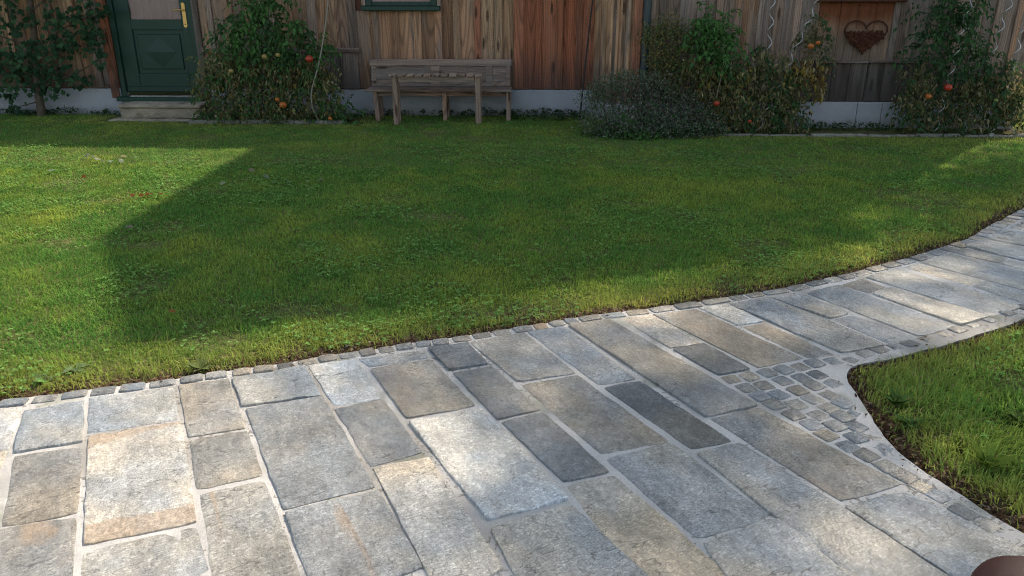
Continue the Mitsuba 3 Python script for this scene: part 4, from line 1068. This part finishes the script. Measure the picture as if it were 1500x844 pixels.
parts = tomato_leaves(top, 17, [DARK, DARK * .9, MIDG * .75], .056) + hanging(low, 36, [OLIVE * .8, DRY * .8, DRY, OLIVE * .7], .052) + tomato_leaves(low, 14, [DARK, DARK * .8, OLIVE * .6], .048, (.5, 1.2))
m, c = stack(parts); add(f'{T3}__foliage', m, 'leaf', color=c, kind='stuff')
stems(T3, [[[4.6, 9.38, .14], [4.62, 9.36, .6], [4.7, 9.36, 1.1], [4.72, 9.36, 1.6]], [[5.0, 9.38, .14], [5.02, 9.36, .6], [4.95, 9.36, 1.1], [4.95, 9.36, 1.5]], [[5.4, 9.38, .14], [5.42, 9.36, .5], [5.35, 9.36, .9]]], .008)
tomato(T3, 4.66, 9.06, .655, .046, 'red', 'bright red tomato'); tomato(T3, 4.47, 9.08, .555, .036, 'orange', 'dull orange tomato'); tomato(T3, 5.24, 9.10, .51, .026, 'green')

# spiral tomato stakes
def spiral(p0, p1, turns, amp, label, ph=0.0):
    p0, p1 = np.array(p0, float), np.array(p1, float)
    n = int(turns * 14); t = np.linspace(0, 1, n)
    ax = (p1 - p0) / np.linalg.norm(p1 - p0); a = np.cross(ax, [0, 1, 0]); a /= np.linalg.norm(a); b = np.cross(ax, a)
    w = 2 * np.pi * turns * t + ph
    P = p0 + np.outer(t, p1 - p0) + amp * (np.outer(np.cos(w), a) + np.outer(np.sin(w), b))
    return add('spiral_stake', tube(P, .0058, 7), 'steel', True, label=label, cat='stake', group='spiral stakes in the tomato bed')
spiral((2.70, 9.30, .14), (2.66, 9.34, 1.95), 8.2, .030, 'upright silvery spiral stake in the withered tomato plant, left of the slanting one')
spiral((2.62, 9.22, .14), (3.30, 9.40, 1.85), 7.2, .030, 'slanting silvery spiral stake leaning right in the withered tomato plant', 1.0)
spiral((4.68, 9.20, .14), (4.82, 9.22, 1.75), 7.5, .026, 'silvery spiral stake standing in the dark tomato plant nearest the heart', .4)
spiral((5.02, 9.24, .14), (5.36, 9.36, 1.85), 7.5, .032, 'slanting silvery spiral stake at the right side of the dark tomato plant', 2.0)
spiral((5.34, 9.22, .14), (5.56, 9.34, 1.85), 7.8, .030, 'silvery spiral stake furthest right, by the corner of the wall', .8)

# weeds along the foot of the wall
wp = []
for x0, x1, y, nn in ((-2.35, .7, 10.52, 150), (-7.6, -5.6, 10.5, 90), (3.2, 4.4, 9.5, 70), (-.3, .9, 10.2, 50), (.5, 2.1, 8.95, 60)):
    x = pr.uniform(x0, x1, nn)
    for k in range(5):
        P = np.stack([x + pr.normal(0, .02, nn), y + pr.normal(0, .04, nn), .11 + pr.uniform(0, .09, nn) * n2(x, x * 0, 3, 5) * 1.6], 1)
        wp.append(leaf_quads(P, unit(nn, pr) * [1, 1, .5] + [0, -.3, .4], np.array([0, -.3, 1]) + pr.normal(0, .4, (nn, 3)), pr.uniform(.025, .055, nn), pr.uniform(.015, .032, nn), np.array([.045, .095, .032]) * pr.uniform(.6, 1.3, (nn, 1)), .2))
m, c = stack(wp); add('wall_weeds', m, 'leaf', label='small leafy weeds along the foot of the barn wall', kind='stuff', color=c)

# single broad-leaved plants and fallen leaves
def rosette(x, y, n, L, W, col, rise_, label, cat='weed', name='broadleaf_weed', group=None):
    z = float(ground_z(np.array([x]), np.array([y]))[0]) + .01
    a = np.arange(n) * 2.4 + pr.uniform(0, 6)
    D = np.c_[np.cos(a), np.sin(a), rise_ + pr.normal(0, .15, n)]
    V, F, C = leaf_quads(np.tile([x, y, z], (n, 1)) + pr.normal(0, .004, (n, 3)), D, np.tile([0, 0, 1.0], (n, 1)) + pr.normal(0, .2, (n, 3)), L * pr.uniform(.7, 1.2, n), W * pr.uniform(.8, 1.2, n), np.array(col) * pr.uniform(.75, 1.25, (n, 1)), .18, .12)
    add(name, (V, F), 'leaf', label=label, cat=cat, color=C, group=group)
rosette(-1.52, 3.15, 9, .085, .036, [.15, .19, .07], .55, 'pale green rosette weed growing in the soil against the border stones')
rosette(-2.10, 3.13, 8, .075, .04, [.17, .25, .12], .25, 'greyish flat broad-leaved weed at the left edge of the paving')
rosette(-2.18, 3.02, 7, .06, .03, [.17, .25, .12], .3, 'small greyish weed just in front of the flat broad-leaved one')
rosette(1.64, 2.42, 16, .105, .028, [.16, .24, .045], 1.1, 'bright green dandelion-like clump in the corner lawn near the soil edge')
rosette(1.52, 2.88, 18, .07, .04, [.10, .18, .05], 1.2, 'tall leafy weed beside the bark soil at the tip of the corner lawn')
rosette(1.49, 2.70, 14, .075, .03, [.09, .17, .05], .8, 'low leafy weed between the tall weed and the dandelion-like clump')
rosette(1.95, 2.75, 12, .06, .035, [.12, .18, .05], .6, 'small round-leaved weed further inside the corner lawn')
def lying(x, y, L, W, col, name, label, cat, group):
    d = np.array([x, y]); z = float(ground_z(np.array([x]), np.array([y]))[0]) + .050
    a = pr.uniform(0, 6.28)
    V, F, C = lobed_leaves(np.array([[x, y, z]]), np.array([[pr.normal(0, .3), -.15 + pr.normal(0, .25), 1.0]]), L * .33, np.array([col]) * pr.uniform(.75, 1.15), (.75, .9, 1.0, .95, 1.0, 1.3, 1.0, .95, .9, .85))
    add(name, (V, F), 'leaf', label=label, cat=cat, color=C, group=group)
SUNNY, SHADY, RED = 'pale leaves in the sunlit grass', 'pale leaves in the shaded grass', 'red-brown leaves in the sunlit grass'
def pale(x, y, label, group, c=(.30, .34, .22)):
    lying(x, y, pr.uniform(.06, .105), .07, list(np.array(c) * pr.uniform(.7, 1.1, 3)), 'broad_leaf', label, 'leaf', group)
for x, y in ((-4.55, 7.71), (-4.46, 7.67), (-4.25, 7.45), (-4.17, 7.45), (-4.06, 7.45), (-4.15, 7.68), (-4.01, 7.62), (-4.36, 7.55), (-4.10, 7.52)):
    pale(x, y, 'pale broad leaf in the cluster on sunlit grass in front of the door', SUNNY)
pale(-3.56, 7.40, 'lone pale leaf on sunlit grass right of the leaf cluster', SUNNY)
pale(-4.54, 7.07, 'lone pale leaf on sunlit grass just below the leaf cluster', SUNNY)
pale(-4.46, 6.50, 'lone pale leaf on sunlit grass near the left photo edge', SUNNY)
for x, y in ((-2.65, 7.12), (-2.57, 6.76), (-2.43, 6.87), (-2.29, 6.66), (-2.17, 6.69), (-2.01, 6.72), (-1.91, 6.78)):
    pale(x, y, 'pale broad leaf in the loose row on shaded grass beyond the shadow edge', SHADY, (.28, .33, .22))
pale(-2.74, 6.62, 'pale broad leaf on shaded grass left of the loose row, closest to the shadow edge', SHADY)
pale(-2.93, 5.32, 'lone pale broad leaf lying right on the slanting shadow edge', SHADY)
pale(-2.40, 5.34, 'lone pale broad leaf on shaded grass well inside the slanting shadow edge', SHADY)
for k in range(3):
    lying(-4.08 + pr.normal(0, .05), 6.77 + pr.normal(0, .04), .06, .035, [.20, .075, .035], 'fallen_leaf', 'fallen red-brown leaf in the smaller red patch, further left on sunlit grass', 'leaf', RED)
for k in range(8):
    lying(-3.24 + pr.normal(0, .09), 6.22 + pr.normal(0, .04), .06, .035, [.20, .075, .035], 'fallen_leaf', 'fallen red-brown leaf in the larger red patch beside the slanting shadow edge', 'leaf', RED)
for x, y, l in ((5.23, 9.02, 'whitish dry leaf at the left edge of the sunlit patch far right'), (5.6, 9.22, 'pale dry leaf in the middle of the sunlit patch far right'), (5.74, 9.08, 'rightmost pale dry leaf in the sunlit patch far right')):
    lying(x, y, .08, .05, [.5, .48, .42], 'fallen_leaf', l, 'leaf', 'pale dry leaves far right')
lying(-1.91, 3.75, .06, .03, [.30, .14, .05], 'fallen_leaf', 'single orange leaf in the near lawn at left', 'leaf', None)

# ------------------------------------------------------------------ the trees beside the barn, whose crowns dapple the path
def tree(x, y, h, r, zr, n, label):
    k = thing('garden_tree', label, 'tree')
    add(f'{k}__trunk', tube(smooth_path([[x, y, -.1], [x + .05, y, h * .3], [x - .05, y + .05, h * .65], [x, y, h * .9 + .3]], 14), np.linspace(.17, .07, 14), 10), 'bark', True)
    br = []
    for i in range(14):
        a = i * 2.4; e = pr.uniform(.1, .9); L = r * pr.uniform(.6, .95)
        z0 = h - zr * pr.uniform(-.2, .8)
        br.append(tube(smooth_path([[x, y, z0], [x + math.cos(a) * L * .5, y + math.sin(a) * L * .5, z0 + L * e * .4], [x + math.cos(a) * L, y + math.sin(a) * L, z0 + L * e * .6]], 8), np.linspace(.05, .012, 8), 6))
    add(f'{k}__limbs', join(br), 'bark', True)
    C0 = unit(70, pr) * (pr.uniform(.1, 1, (70, 1)) ** .4) * [r, r, zr] + [x, y, h]
    P = C0[pr.integers(0, 70, n)] + pr.normal(0, .30, (n, 3)) * [1, 1, .8]
    col = np.array([.055, .11, .035]) * pr.uniform(.6, 1.3, (n, 1))
    V, F, C = leaf_quads(P, unit(n, pr), unit(n, pr) + [0, 0, .8], pr.uniform(.09, .16, n), pr.uniform(.06, .10, n), col, .2)
    add(f'{k}__crown', (V, F), 'leaf', color=C, kind='stuff')
tree(9.35, 10.75, 11.0, 3.3, 3.1, 16500, 'leafy garden tree right of the barn, casting dappled shade on the path')
tree(10.2, 11.25, 8.0, 2.05, 1.2, 11000, 'second leafy garden tree further right of the barn')
